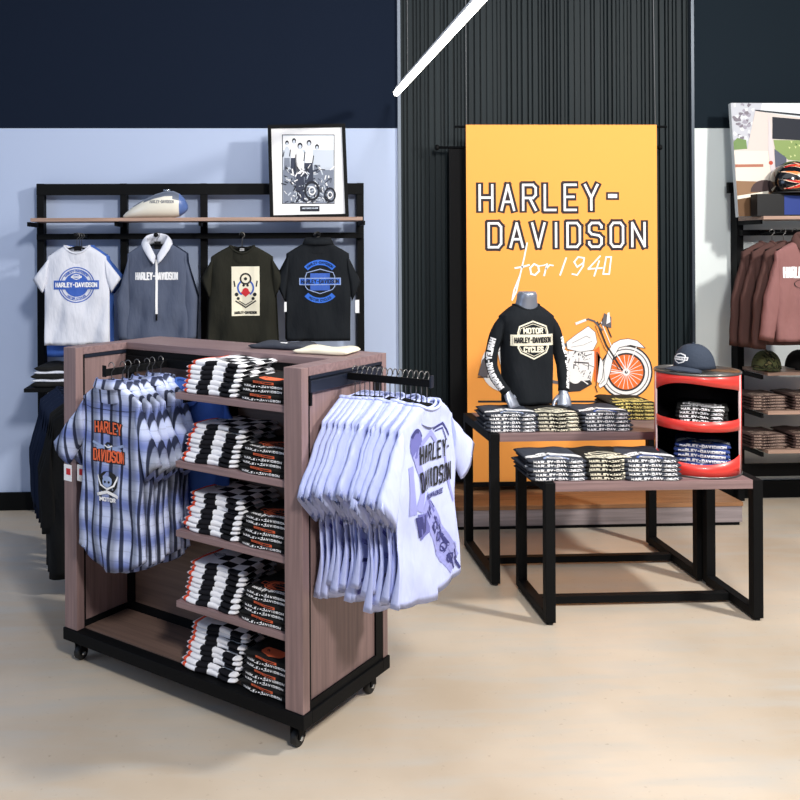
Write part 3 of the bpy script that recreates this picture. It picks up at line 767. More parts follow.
for x0, x1, inner in ((0, .075, .075), (W - .075, W, W - .075)):
    MB().box((x0, 0, .137), (x1, .04, TZ - .0005), WOODZ, .002).build('end_post', I)
    MB().box((x0, D - .034, .137), (x1, D, TZ - .0005), WOODZ, .002).build('end_post', I)
    MB().box((x0, .041, TZ - .03), (x1, D - .035, TZ), WOODX, .001).build('end_cap', I)
    e = MB().box((x0 + .008, .041, .137), (x1 - .008, D - .035, TZ - .031), WOODZ).build('end_panel', I)
    mb = MB()
    for s in (x0 + .001, x1 - .009):
        mb.box((s, D - .085, .138), (s + .008, D - .036, TZ - .032), BLK)
        mb.box((s, .041, .138), (s + .008, .049, TZ - .032), BLK)
        mb.box((s, .049, .138), (s + .008, D - .085, .165), BLK)
        mb.box((s, .049, TZ - .045), (s + .008, D - .085, TZ - .032), BLKB)
    mb.build('panel_edging', e)
mb = MB(); mb.box((.076, .291, .141), (W - .076, .309, TZ - .032), WOODD); mb.build('back_panel', I)
mb = MB()
mb.box((.076, .281, .141), (W - .076, .291, .175), BLK); mb.box((.076, .279, .175), (.115, .291, TZ - .05), BLK); mb.box((.66, .281, .175), (.70, .291, TZ - .05), BLK)
mb.box((.076, .281, TZ - .06), (W - .076, .291, TZ - .032), BLK); mb.box((W - .1, .281, .175), (W - .076, .291, TZ - .06), BLK); mb.build('upright_channel', I)
MB().box((.0755, .283, TZ - .03), (W - .0755, D, TZ), WOODX, .002).build('top_board', I)
SHX0 = W - .075 - .52; SZ = [1.167, .91, .65, .385]
for z in SZ:
    s = MB().box((SHX0, .012, z - .024), (W - .077, .28, z), WOODX, .002).build('shelf', I)
    MB().box((SHX0 + .004, .05, z - .045), (SHX0 + .008, .28, z - .025), BLK).build('bracket', s)
def caster(x, y):
    c = MB(); c.box((x - .022, y - .022, .078), (x + .022, y + .022, .087), BLK); c.box((x - .02, y - .024, .03), (x - .015, y + .012, .08), BLK, .001); c.box((x + .015, y - .024, .03), (x + .02, y + .012, .08), BLK, .001)
    c = c.build('caster', I)
    w = MB(); rr = []
    for xx, r in ((-.014, .012), (-.014, .024), (-.011, .029), (.011, .029), (.014, .024), (.014, .012)):
        rr.append([(x + xx, y - .008 + r * math.cos(a), .03 + r * math.sin(a)) for a in [2 * PI * k / 24 for k in range(24)]])
    w.loft(rr, RUB); w.build('wheel', c)
    w = MB(); w.loft([[(x + xx, y - .008 + r * math.cos(a), .03 + r * math.sin(a)) for a in [2 * PI * k / 16 for k in range(16)]] for xx, r in ((-.0205, .004), (-.0205, .008), (.0205, .008), (.0205, .004))], CHROME); w.build('axle', c)
for x, y in ((.05, .05), (W - .055, .05), (.05, D - .05), (W - .05, D - .05)): caster(x, y)
# cross bar and arm on the right end
AZ, AYc = 1.262, .275
mb = MB(); mb.box((W - .006, .045, 1.215), (W + .008, D - .04, 1.256), BLKB, .002); mb.box((W - .006, .045, 1.262), (W + .004, D - .04, 1.272), BLKB); mb.box((W - .006, .045, 1.17), (W + .006, .055, 1.215), BLK); mb.build('cross_bar', I)
mb = MB(); mb.box((W + .009, AYc - .006, AZ - .028), (W + .345, AYc + .006, AZ - .003), BLK, .002); mb.box((W + .34, AYc - .01, AZ - .03), (W + .347, AYc + .01, AZ + .012), BLKB, .002); mb.build('hanging_arm', I)
AX2 = .335
mb = MB(); mb.box((AX2 - .006, -.075, AZ - .048), (AX2 + .006, .28, AZ - .02), BLK, .002); mb.box((AX2 - .01, -.08, AZ - .05), (AX2 + .01, -.075, AZ - .005), BLK, .002); mb.build('hanging_arm', I)
mb = MB(); mb.box((.1, .26, AZ - .05), (.6, .279, AZ - .015), BLK, .002); mb.build('cross_bar', I)
def IL(x, y, z): return IM @ Vector((x, y, z))
# white printed t-shirts on the end arm
g = garment(LCL, sh=.19, cw=.205, hw=.225, L=.66, slv=[((.325, -.285), (.225, -.385))], slv_r=[((.36, -.2), (.26, -.315))], seed=41, A=.013, d=.014, sd=.018, nk=.072, nf=.02, tail=.03); bv = g.bvh()
T = txt
stamp(g, T('HARLEY-', -.085, -.195, .205, .062, .0085, .42), KPR, bv, .005); stamp(g, T('DAVIDSON', -.09, -.285, .225, .066, .0085, .42), KPR, bv, .005)
stamp(g, T('MILWAUKEE', -.04, -.32, .12, .018, .004), VPD, bv, .0035)
# rider and machine, leaning from top left to bottom right
stamp(g, disc(-.105, -.12, .042, 14, .05), VPR, bv, .002, s=9); stamp(g, pl([(-.14, -.2), (-.13, -.34)], .03) + pl([(.09, -.2), (.15, -.36)], .012), VPL, bv, .002); stamp(g, ringp(-.105, -.115, .03, .044, 10, .3, 2.6), VPD, bv, .0026)
stamp(g, pl([(-.12, -.165), (-.05, -.12), (-.0, -.1), (.03, -.13)], .018), VPL, bv, .0024); stamp(g, pl([(.02, -.09), (.08, -.08), (.13, -.13)], .008) + pl([(.03, -.1), (.075, -.095), (.1, -.14)], .005), VPD, bv, .0028)
stamp(g, pl([(-.1, -.17), (-.06, -.26), (-.1, -.33)], .035), VPL, bv, .002)
stamp(g, [[(-.11, -.35), (-.03, -.36), (-.02, -.43), (-.09, -.44)]], VPR, bv, .0026, s=.015); stamp(g, [[(-.12, -.36), (-.06, -.36), (-.05, -.42), (-.1, -.43)]], VPD, bv, .003, s=.015)
rs = random.Random(5)
stamp(g, pl([(-.04, -.34), (.1, -.52), (.15, -.57)], .08), VPL, bv, .0018)
for k in range(34):
    t0 = k / 34; x0 = -.03 + .19 * t0 + rs.uniform(-.03, .03); z0 = -.34 - .23 * t0 + rs.uniform(-.03, .03); l = rs.uniform(.02, .06)
    stamp(g, pl([(x0, z0), (x0 + l * .65, z0 - l * .8)], rs.uniform(.004, .014)), rs.choice((VPR, VPD, VPD, VPL)), bv, .0026 + .0002 * (k % 4))
for q in range(4): stamp(g, ringp(.02 + .035 * q, -.42 - .045 * q, .012, .018, 10), VPD, bv, .0038)
proto = g.build('t_shirt', cat='t-shirt', group='pale printed t-shirts on the end arm')
mb = MB(); mb.box((-.016, .012, -.045), (.016, .015, -.015), VPD); mb.build('neck_label', proto, label='dark printed neck label')
g = garment(LCL, sh=.19, cw=.205, hw=.225, L=.66, slv=[((.325, -.285), (.225, -.385))], slv_r=[((.36, -.2), (.26, -.315))], seed=41, A=.013, d=.014, sd=.018, nk=.072, nf=.02, tail=.03); bv = g.bvh()
for k in range(16): stamp(g, pl([(-.19 + .02 * (k % 5), -.40 - .014 * k), (-.15 + .02 * (k % 5), -.43 - .012 * k)], .012), (VPR, VPD, VPL)[k % 3], bv, .0016)
rear = g.build('t_shirt', cat='t-shirt', group='pale printed t-shirts on the end arm')
NT = 15
for i in range(NT):
    o = (proto, rear)[i] if i < 2 else copy_tree(rear)
    x = W + .325 - .0205 * i; R = random.Random(i)
    rz = RZ + PI / 2 + (0 if i == 0 else R.uniform(-.09, .07))
    l = IL(x, AYc, AZ - .072 - R.uniform(0, .01)); hang(o, l, rz)
    if i: o.scale = (R.uniform(.9, 1.03), 1, R.uniform(.95, 1.06))
    w_ = 'frontmost' if i == 0 else ('rearmost, against the end panel' if i == NT - 1 else ORD[i] + ' from the front')
    o['label'] = 'pale lilac printed t-shirt on the island end arm, ' + w_
    h = hanger(l, rz, hw=.12, drop=.058, rise=AZ + .008 - l.z, label='chrome-hooked hanger on the island end arm, ' + w_, cat='hanger', group='hangers on the island end arm')
# plaid shirts
PLM = MATS['plaid cloth']
g = garment(PLM, sh=.16, cw=.172, hw=.19, L=.72, slv=[((.345, -.255), (.255, -.345))], slv_r=[((.265, -.28), (.185, -.35))], seed=51, A=.013, d=.016, sd=.024, nk=.062, nf=.01, tail=.07, drop=.055, collar=None); bv = g.bvh()
ORG = mat('outlined orange print', (232, 104, 62), .8)
for nm, z0 in (('HARLEY', -.19), ('DAVIDSON', -.30)):
    ww = .155 if nm == 'HARLEY' else .17
    P_ = [[(v[0], v[1] + .12 * (v[0] ** 2) * (-6 if nm == 'HARLEY' else -2) * .6) for v in q] for q in sum([split_long(q, .02) for q in txt(nm, -ww / 2, z0, ww, .055, .017)], [])]
    stamp(g, P_, KPR, bv, .002)
    P_ = [[(v[0], v[1] + .12 * (v[0] ** 2) * (-6 if nm == 'HARLEY' else -2) * .6) for v in q] for q in sum([split_long(q, .02) for q in txt(nm, -ww / 2 + .004, z0 + .004, ww - .008, .047, .007)], [])]
    stamp(g, P_, ORG, bv, .0035)
stamp(g, pl([(-.08, -.225), (0, -.25), (.08, -.225)], .01) + pl([(-.06, -.245), (0, -.235), (.06, -.25)], .012), SLPR, bv, .0028)
stamp(g, disc(0, -.24, .022, 10), KPR, bv, .003); stamp(g, pl([(-.02, -.232), (0, -.24), (.02, -.232)], .005), WPR, bv, .004)
stamp(g, disc(0, -.375, .045, 16), KPR, bv, .002); stamp(g, disc(0, -.37, .022, 12), SLPR, bv, .003)
stamp(g, disc(-.009, -.372, .005, 8) + disc(.009, -.372, .005, 8), KPR, bv, .0036); stamp(g, pl([(-.045, -.35), (-.03, -.385), (0, -.4), (.03, -.385), (.045, -.35)], .007) + pl([(-.05, -.425), (0, -.41), (.05, -.425)], .012), WPR, bv, .0036)
stamp(g, txt('MOTOR', -.04, -.45, .08, .018, .005), WPR, bv, .003)
stamp(g, pl([(-.155, -.085), (-.1, -.092), (0, -.095), (.1, -.092), (.155, -.085)], .002), KPR, bv, .002)
proto = g.build('plaid_shirt', cat='shirt', group='plaid shirts on the front arm')
shirt_collar(PLM, .064, .022, parent=proto)
tg = MB().box((-.25, -.03, -.40), (-.205, -.028, -.335), WPR).build('price_tag', proto, label='white paper price tag with red mark')
flatm = MB(); flatm.box((-.235, -.0312, -.375), (-.21, -.0302, -.35), RPR); flatm.build('tag_mark', tg, label='red printed mark')
NP = 7
for i in range(NP):
    o = proto if i == 0 else copy_tree(proto)
    R = random.Random(i + 60); rz = RZ + (0 if i == 0 else R.uniform(-.16, .10))
    l = IL(AX2 + (.005 if i == 0 else R.uniform(-.0, .04)), -.045 + .043 * i, AZ - .085 - (0 if i == 0 else R.uniform(0, .012))); hang(o, l, rz)
    if i: o.scale = (R.uniform(.96, 1.04), 1, R.uniform(.97, 1.06))
    w_ = 'frontmost' if i == 0 else ('rearmost, nearest the back panel' if i == NP - 1 else ORD[i] + ' from the front')
    o['label'] = 'blue and black plaid short-sleeved shirt on the island, ' + w_
    hanger(l, rz, hw=.13, drop=.045, rise=AZ - .012 - l.z, label='hanger on the plaid shirt arm, ' + w_, cat='hanger', group='hangers on the plaid shirt arm')
BL2 = garment(BCL, sh=.19, cw=.2, hw=.22, L=.62, slv=TEE, seed=71, d=.014, sd=.015, tail=.03)
o = BL2.build('work_shirt', label='plain blue shirt hanging behind the plaid shirts, beside the folded stacks', cat='shirt'); l = IL(.50, .235, AZ - .085); hang(o, l, RZ)
# folded stacks
CK = folded(MATS['checkered cloth'], .265, .25, .0165, 1); o = CK
bv = o.bvh()
stamp(o, bar_shield(-.075, .12, .05, .04, .004), GPR, bv, .001, top_frm())
ck = o.build('folded_t_shirt', cat='t-shirt')
DK = folded(KCL, .215, .25, .0145, 2); bv = DK.bvh()
stamp(DK, txt('HARLEY-DAVIDSON', -.085, .004, .17, .0085, .0024), WPR, bv, .0012, front_frm(), .01)
stamp(DK, txt('HARLEY-DAVIDSON', -.08, .022, .16, .018, .004), WPR, bv, .001, top_frm())
stamp(DK, [shield(0, .085, .13, .07)], ORG, bv, .001, top_frm()); stamp(DK, bar_shield(0, .085, .15, .085, .004), ORG, bv, .0012, top_frm())
stamp(DK, txt('CYCLES', -.03, .075, .06, .02, .004), KPR, bv, .002, top_frm())
dk = DK.build('folded_t_shirt', cat='t-shirt')
DK = folded(KCL, .215, .25, .0145, 5); bv = DK.bvh()
stamp(DK, [[(-.05, .003), (.05, .003), (.05, .0115), (-.05, .0115)]], ORG, bv, .0012, front_frm(), .01)
stamp(DK, txt('MOTOR', -.04, .005, .08, .005, .0012), KPR, bv, .002, front_frm(), .01)
stamp(DK, [shield(0, .05, .13, .07)], ORG, bv, .001, top_frm()); stamp(DK, txt('MOTOR', -.03, .045, .06, .014, .004), KPR, bv, .002, top_frm())
dk2 = DK.build('folded_t_shirt', cat='t-shirt')
lv = ['the island top shelf', 'the island second shelf', 'the island third shelf', 'the island fourth shelf', 'the island bottom deck']
def lab(pre, where):
    def f(k, n): return '%s on %s, %s' % (pre, where, 'topmost' if k == 0 else ('lowest' if k == n - 1 else ORD[k] + ' from top'))
    return f
for si, z in enumerate(SZ + [.141]):
    nC = [7, 8, 8, 8, 9][si]; nD = [5, 6, 7, 7, 8][si]
    R = random.Random(si)
    M = IM @ Matrix.Translation((SHX0 + .148, .022, z + .0004)) @ Matrix.Rotation(.04, 4, 'Z')
    stack(ck, nC, M, .0168, 'checkered t-shirts folded on ' + lv[si] + ' of the island', lab('checkered folded t-shirt', lv[si]), R=R, shrink=.008, jit=.007, rj=.07)
    M = IM @ Matrix.Translation((W - .077 - .118, .02, z + .0004))
    for i in range(nD):
        o = copy_tree(dk if (i % 3 != 1) else dk2)
        o.matrix_world = M @ Matrix.Translation((R.uniform(-.003, .003), R.uniform(-.002, .003) + .004 * i, i * .0148)) @ Matrix.Rotation(R.uniform(-.02, .02), 4, 'Z')
        o['label'] = lab('black orange-printed t-shirt', lv[si])(nD - 1 - i, nD); o['group'] = 'dark t-shirts folded on ' + lv[si] + ' of the island'
for q in (ck, dk, dk2): drop_proto(q)
# clothes lying on the top board
for m, x, y, w, lb in ((SCL, .80, .45, .24, 'dark grey folded shirt lying flat on top of the island'), (CRM, 1.05, .40, .22, 'cream folded shirt lying flat on top of the island near its end')):
    o = folded(m, w, .15, .02, 9).build('folded_shirt', label=lb, cat='shirt'); o.matrix_world = IM @ Matrix.Translation((x, y - .05, TZ + .001)) @ Matrix.Rotation(.2, 4, 'Z')
    if m is SCL: MB().box((-.02, .06, .0185), (.02, .08, .0215), WPR).build('neck_label', o, label='white neck label')
# ------------------------------------------------------------ nesting tables
def table(X0, X1, Y0, Y1, H, label):
    cx, cy = (X0 + X1) / 2, (Y0 + Y1) / 2; t = empty('display_table', (cx, cy, 0), label=label, cat='table')
    w, d = (X1 - X0) / 2, (Y1 - Y0) / 2; q = .045; f = .012
    MB().box((-w + .046, -d + .001, H - .04), (w - .046, d - .001, H), WOODX, .002).build('tabletop', t)
    for s in (-1, 1):
        xa, xb = (s * w, s * (w - q)); xa, xb = min(xa, xb), max(xa, xb)
        for y0 in (-d, d - q):
            l = MB().box((xa, y0, f), (xb, y0 + q, H - .001), BLK, .002).build('leg', t)
            c = MB(); c.lathe([(.001, 0), (.016, 0), (.016, .006), (.007, .007), (.007, .013), (.001, .013)], RUB, 14, cx=(xa + xb) / 2, cy=y0 + q / 2); c.build('levelling_foot', l)
        MB().box((xa, -d + q, H - q), (xb, d - q, H - .001), BLK, .002).build('side_rail', t)
        MB().box((xa, -d + q, f), (xb, d - q, f + .04), BLK, .002).build('side_rail', t)
    MB().box((-w + q, -.02, f), (w - q, .02, f + .035), BLK, .002).build('stretcher', t)
    return t
UH, LH = .767, .643
table(1.187, 2.287, 4.49, 5.09, UH, 'taller black-framed wooden table at the back, carrying the dressed torso form')
table(1.306, 2.308, 4.005, 4.475, LH, 'lower black-framed wooden table in front, carrying the red drum')

def print_tee(cloth, ink, ink2, seed, w=.27, arc=True, t=.018):
    F_ = folded(cloth, w, .27, t, seed); bv = F_.bvh(); R = random.Random(seed)
    stamp(F_, txt('HARLEY-DAVIDSON', -w * .42, .003, w * .84, t - .005, .0046), ink, bv, .0014, front_frm(), .012)
    if arc:
        stamp(F_, arc_map(txt('HARLEY-DAVIDSON', -.125, 0, .25, .045, .0105, .25), 0, -.05, .14), ink, bv, .0014, top_frm(), .012)
        stamp(F_, ringp(0, .02, .05, .06, 24, 0, PI), ink2, bv, .0018, top_frm()); stamp(F_, bar_shield(0, .045, .09, .06, .006), ink, bv, .0014, top_frm())
    else:
        stamp(F_, txt('HARLEY-DAVIDSON', -w * .42, .02, w * .84, .035, .007), ink, bv, .0014, top_frm(), .012)
        stamp(F_, bar_shield(0, .1, .16, .1, .008), ink, bv, .0014, top_frm(), .012)
        stamp(F_, txt('CYCLES', -.04, .065, .08, .025, .006), ink, bv, .0014, top_frm(), .012)
    return F_.build('folded_t_shirt', cat='t-shirt')
pA = print_tee(SCL, WPR, SLPR, 3); pB = print_tee(KCL, CRM, CRM, 6, .25, False); pC = print_tee(SCL, WPR, BPR, 8, .26); pD = print_tee(OCL, YPR, YPR, 9, .25, False); pE = print_tee(MATS['dark denim cloth'], WPR, SLPR, 10, .22)
def tpile(p, n, px, py, z, y, desc, where, rz=0, t=.0182, seed=1, shrink=.007):
    q = PY(px, py, y); M = Matrix.Translation((q.x, y, z + .0005)) @ Matrix.Rotation(rz, 4, 'Z')
    stack(p, n, M, t, desc + ' piled ' + where, lambda k, n_: '%s %s, %s' % (desc, where, 'topmost' if k == 0 else ('lowest' if k == n_ - 1 else ORD[k] + ' from top')), R=random.Random(seed), shrink=shrink, jit=.005, rj=.05)
tpile(pA, 5, 514, 430, UH, 4.515, 'folded slate t-shirt with arched print', 'left on the taller table', -.03, seed=1)
tpile(pB, 5, 560, 430, UH, 4.515, 'folded black t-shirt with cream print', 'mid taller table', .02, seed=2)
tpile(pC, 5, 609, 430, UH, 4.515, 'folded slate t-shirt with white print', 'at the right of the taller table', .0, seed=3)
tpile(pD, 5, 637, 410, UH, 4.80, 'folded olive t-shirt with yellow print', 'at the back of the taller table', .0, seed=4)
tpile(pA, 5, 560, 480, LH, 4.03, 'folded slate t-shirt with arched print', 'left on the lower table', -.03, seed=5)
tpile(pB, 5, 614, 480, LH, 4.03, 'folded black t-shirt with cream print', 'mid lower table', .03, seed=6)
tpile(pC, 5, 655, 480, LH, 4.015, 'folded slate t-shirt with white print', 'beside the drum on the lower table', -.04, seed=7)
# dark folded cap-like roll behind the piles
q = PY(579, 410, 4.85)
mb = folded(KCL, .22, .14, .06, 4); mb.build('folded_shirt', label='black folded shirt lying behind the piles on the taller table, right of the torso', cat='shirt', loc=(q.x, 4.80, UH))
# ------------------------------------------------------------ oil drum shelf
DX, DY, DR, DH = 2.108, 4.212, .190, .475
drz = math.atan2(-DX, DY) * 1.0
dt = empty('oil_drum_shelf', (DX, DY, LH + .001), drz, label='red oil drum cut open into two shelves, standing on the lower table', cat='drum')
A0 = math.radians(72)
def dang(a): return (math.sin(a), -math.cos(a))      # 0 = front
INS = mat('black drum inside', (14, 10, 14), .5)
mb = MB(); n = 40; rings = []
for k in range(n + 1):
    a = A0 + (2 * PI - 2 * A0) * k / n; x, y = dang(a)
    rings.append([Vector((x * r, y * r, z)) for r, z in ((DR, .004), (DR, DH - .004), (DR - .004, DH - .004), (DR - .004, .004))])
mb.loft(rings, REDM, smooth=True)
for f in mb.bm.faces:
    c = f.calc_center_median()
    if (c.x ** 2 + c.y ** 2) ** .5 < DR - .0035: f.material_index = mb.mi(INS)
mb.build('drum_shell', dt)
def band(zlo, zhi, name):
    mb = MB(); n = 32; rings = []
    for k in range(n + 1):
        u = -1 + 2 * k / n; a = A0 * 1.02 * u; x, y = dang(a)
        rings.append([Vector((x * r, y * r, z)) for r, z in ((DR, zlo(u)), (DR, zhi(u)), (DR - .004, zhi(u)), (DR - .004, zlo(u)))])
    mb.loft(rings, REDM); mb.build(name, dt, label='red curved front band')
band(lambda u: DH - .045 - .045 * abs(u) ** 2 - .006 * math.sin(u * 4), lambda u: DH - .004, 'upper_band')
band(lambda u: DH - .262, lambda u: DH - .216 + .006 * u * u, 'middle_band')
band(lambda u: .004, lambda u: .062 + .04 * u * u, 'lower_band')
for s in (-1, 1):
    mb = MB(); rings = []
    for k in range(5):
        a = s * (A0 - .03 + .07 * k / 4); x, y = dang(a); rings.append([Vector((x * r, y * r, z)) for r, z in ((DR + .0012, .006), (DR + .0012, DH - .006), (DR - .005, DH - .006), (DR - .005, .006))])
    mb.loft(rings, PINKM); mb.build('edge_strip', dt, label='pale enamel edge strip')
mb = MB(); mb.lathe([(.001, DH - .006), (DR - .008, DH - .006), (DR - .008, DH - .002), (DR - .002, DH + .003), (DR + .003, DH), (DR + .003, DH - .008), (DR - .006, DH - .010), (.001, DH - .010)], RIM, 48); mb.build('lid', dt, label='brushed metal lid with rolled rim')
mb = MB(); mb.lathe([(.001, 0), (DR + .002, 0), (DR + .003, .006), (DR - .006, .012), (.001, .012)], RIM, 48); mb.build('bottom_rim', dt)
mb = MB(); mb.lathe([(.001, DH - .262), (DR - .006, DH - .262), (DR - .006, DH - .252), (.001, DH - .252)], INS, 40); mb.build('inner_shelf', dt)
DM = Matrix.Translation((DX, DY, LH + .001)) @ Matrix.Rotation(drz, 4, 'Z')
pF = print_tee(KCL, WPR, WPR, 16, .22, False, .018); pG = print_tee(mat('deep blue cotton cloth', (40, 62, 128), .9, bump=.3, bscale=14), WPR, BPR2, 17, .24, True, .02)
stack(pF, 5, DM @ Matrix.Translation((.02, -.135, DH - .251)), .0185, 'black t-shirts in the drum', lambda k, n_: 'black folded t-shirt on the upper shelf inside the drum, ' + ('topmost' if k == 0 else ORD[k] + ' from the top'), R=random.Random(3))
stack(pG, 6, DM @ Matrix.Translation((.02, -.135, .0125)), .0205, 'blue t-shirts in the drum', lambda k, n_: 'blue folded t-shirt in the bottom of the drum, ' + ('topmost' if k == 0 else ORD[k] + ' from the top'), R=random.Random(4), shrink=.012)
for q in (pA, pB, pC, pD, pE, pF, pG): drop_proto(q)
# ------------------------------------------------------------ caps
def cap(loc, rz, cloth, label, logo=True, r=.088, h=.115):
    t = empty('baseball_cap', loc, rz, label=label, cat='cap')
    mb = MB(); rings = []; n = 36
    for j in range(10):
        a = j / 9 * PI / 2 * .97; rings.append([(r * math.cos(a) ** .8 * math.cos(2 * PI * k / n), r * 1.12 * math.cos(a) ** .8 * math.sin(2 * PI * k / n) - .006 * math.sin(a), .012 + h * math.sin(a)) for k in range(n)])
    mb.loft(rings, cloth, uvf=lambda c: (c.x + c.y, c.z)); bv = mb.bvh()
    if logo: stamp(mb, bar_shield(0, .062, .075, .045, .005) + txt('HARLEY', -.03, .058, .06, .008, .002), WPR, bv, .001, s=.008)
    mb.build('crown', t)
    mb = MB(); top = []; bot = []
    rows = []
    for i in range(7):
        v = i / 6; row = []
        for k in range(17):
            u = -1 + 2 * k / 16; a = u * 1.15
            x0, y0 = r * .99 * math.sin(a), -r * 1.1 * math.cos(a)
            L_ = .068 * math.cos(u * PI / 2) ** .55
            row.append(Vector((x0 * (1 + .02 * v), y0 - L_ * v, .013 + .012 * (1 - abs(u) ** 2) * (1 - v * .9) - .012 * u * u * v + .001)))
        rows.append(row)
    rings = [[p for p in row] + [p - Vector((0, 0, .004)) for p in row[::-1]] for row in rows]
    mb.loft(rings, cloth, uvf=lambda c: (c.x, c.y)); mb.build('brim', t)
    mb = MB(); mb.lathe([(.001, h + .011), (.007, h + .012), (.005, h + .017), (.001, h + .018)], cloth, 12, cy=-.006); mb.build('top_button', t)
    return t
CAPM = mat('slate cap twill', (54, 62, 76), .85, bump=.2, bscale=90, spec=.2)
c = cap((DX - .02, DY - .015, LH + DH - .0), drz - .75, CAPM, 'slate blue baseball cap with small white emblem on top of the red drum')
# ------------------------------------------------------------ mannequin
MX = PY(526, 300, 4.86).x; MY = 4.86
mt = empty('torso_mannequin', (MX, MY, UH), .12, label='headless silver torso form with arms wearing a black long-sleeved shirt on the taller table', cat='mannequin')
def mz(py): return PY(530, py, MY).z - UH
zt = mz(304.5)
mb = MB()
rings = []
for x, z, rx, ry, yy in ((0, .11, .11, .08, 0), (0, zt - .38, .11, .08, 0), (0, zt - .22, .12, .082, 0), (0, zt - .13, .12, .075, 0), (0, zt - .09, .105, .06, 0), (0, zt - .03, .075, .055, 0), (0, zt + .0, .062, .055, -.004), (0, zt + .03, .054, .054, -.01), (0, zt + .055, .053, .055, -.014), (0, zt + .072, .045, .047, -.015)):
    rings.append([(x + rx * math.cos(2 * PI * k / 28), yy + ry * math.sin(2 * PI * k / 28), z) for k in range(28)])
mb.loft(rings, SILV); mb.build('torso', mt)
mb = MB(); mb.tube([(0, 0, .012), (0, 0, .13)], .01, CHROME, 12); mb.build('stand_pole', mt)
mb = MB(); mb.lathe([(.001, 0), (.1, 0), (.1, .008), (.02, .013), (.001, .013)], CHROME, 32); mb.build('stand_base', mt)
# shirt
arms = {-1: [(.185, -.04), (.232, -.2), (.215, -.37), (.135, -.48)], 1: [(.185, -.04), (.232, -.2), (.222, -.33), (.195, -.44)]}
g = garment(NCL, sh=.15, cw=.138, hw=.128, L=.53, d=.095, nk=.066, nf=.028, A=.009, seed=81, drop=.062, cm=NCL)
def armpath(s, keep=1):
    P = [Vector((s * x, y, z)) for x, y, z in ([(.10, 0, -.085), (.148, 0, -.12), (.188, .01, -.23), (.202, -.002, -.31), (.192, -.045, -.39), (.145 if s < 0 else .178, -.075, -.465)])]
    return P
def smooth_path(P, m=4):
    out = []
    for i in range(len(P) - 1):
        p0, p1, p2, p3 = P[max(i - 1, 0)], P[i], P[i + 1], P[min(i + 2, len(P) - 1)]
        for j in range(m):
            t = j / m; out.append(.5 * ((2 * p1) + (p2 - p0) * t + (2 * p0 - 5 * p1 + 4 * p2 - p3) * t * t + (3 * p1 - p0 - 3 * p2 + p3) * t ** 3))
    return out + [P[-1]]
ends = {}
for s in (-1, 1):
    P = smooth_path(armpath(s)); n = len(P)
    rr = [(.046 + (.028 - .046) * (i / (n - 1)) ** .6) * (1 + .05 * math.sin(i * 1.3)) for i in range(n)]
    g.tube(P, rr, NCL, 16); ends[s] = (P[-1], (P[-1] - P[-3]).normalized())
bv = g.bvh()
WL = -.185; KS = .83
stamp(g, bar_shield(.0, WL, .235, .20, .008), CRM, bv, .003); stamp(g, [[(-.112, WL - .021), (.112, WL - .021), (.112, WL + .021), (-.112, WL + .021)]], CRM, bv, .0022, s=.015)
stamp(g, HD(-.105, WL - .016, .21, .032, .0064), KPR, bv, .0042)
stamp(g, txt('MOTOR', -.055, WL + .034, .11, .032, .0075), CRM, bv, .0024); stamp(g, txt('CYCLES', -.055, WL - .066, .11, .032, .0075), CRM, bv, .0024)
stamp(g, bar_shield(.0, WL, .215, .172, .003), CRM, bv, .0026)
# lettering down the sleeves, seen from the front outside
for s in (-1, 1):
    P = smooth_path(armpath(s)); L_ = 0
    cum = [0]
    for a_, b_ in zip(P, P[1:]): cum.append(cum[-1] + (b_ - a_).length)
    def at(d_):
        d_ = max(0, min(cum[-1] - 1e-4, d_))
        for i in range(len(P) - 1):
            if cum[i + 1] >= d_: return P[i].lerp(P[i + 1], (d_ - cum[i]) / (cum[i + 1] - cum[i])), (P[i + 1] - P[i]).normalized()
    def frm(x, z, s=s):
        p, t = at(x); side = Vector((s * .72, -.7, 0)).normalized(); w = t.cross(side).normalized() * (-1 if s < 0 else 1) * -1
        return p + side * .3 + w * z * 1.0, -side
    stamp(g, txt('HARLEY-DAVIDSON', .12, -.02, .3, .036, .009), WPR, bv, .003, frm)
sh = g.build('long_sleeved_shirt', mt, loc=(0, 0, zt), label='black long-sleeved shirt with cream shield emblem and white sleeve lettering')
# hands
def hand(p, d, s):
    mb = MB(); d = (d + Vector((0, -.15, -.45))).normalized(); inn = Vector((-s * .35, -.85, .2)); inn = (inn - d * inn.dot(d)).normalized(); wd = d.cross(inn).normalized()
    if wd.x * s > 0: wd = -wd          # thumb side points to the middle
    def E(o, a, b, q=10): return [o + wd * a * math.cos(2 * PI * k / q) + inn * b * math.sin(2 * PI * k / q) for k in range(q)]
    mb.loft([E(p - d * .03, .024, .02), E(p + d * .01, .025, .018), E(p + d * .035, .034, .016), E(p + d * .075, .04, .014), E(p + d * .095, .036, .011)], SILV)
    for off, ln, r in ((-.030, .058, .0075), (-.011, .074, .0085), (.010, .080, .0088), (.029, .074, .0085)):
        b0 = p + d * .085 + wd * off; c = inn * -.0
        pts = [b0, b0 + d * ln * .45 + inn * .006 + wd * off * .12, b0 + d * ln * .75 + inn * .019 + wd * off * .16, b0 + d * ln + inn * .034 + wd * off * .16]
        mb.tube(pts, [r * 1.1, r, r * .9, r * .65], SILV, 8)
    b0 = p + d * .03 + wd * .026
    mb.tube([b0, b0 + wd * .022 + d * .026 + inn * .008, b0 + wd * .03 + d * .05 + inn * .018, b0 + wd * .03 + d * .068 + inn * .026], [.013, .0105, .0095, .007], SILV, 8)
    return mb
for s in (-1, 1):
    e, dd = ends[s]; o = hand(e + Vector((0, 0, zt)), dd, s).build('hand', mt)

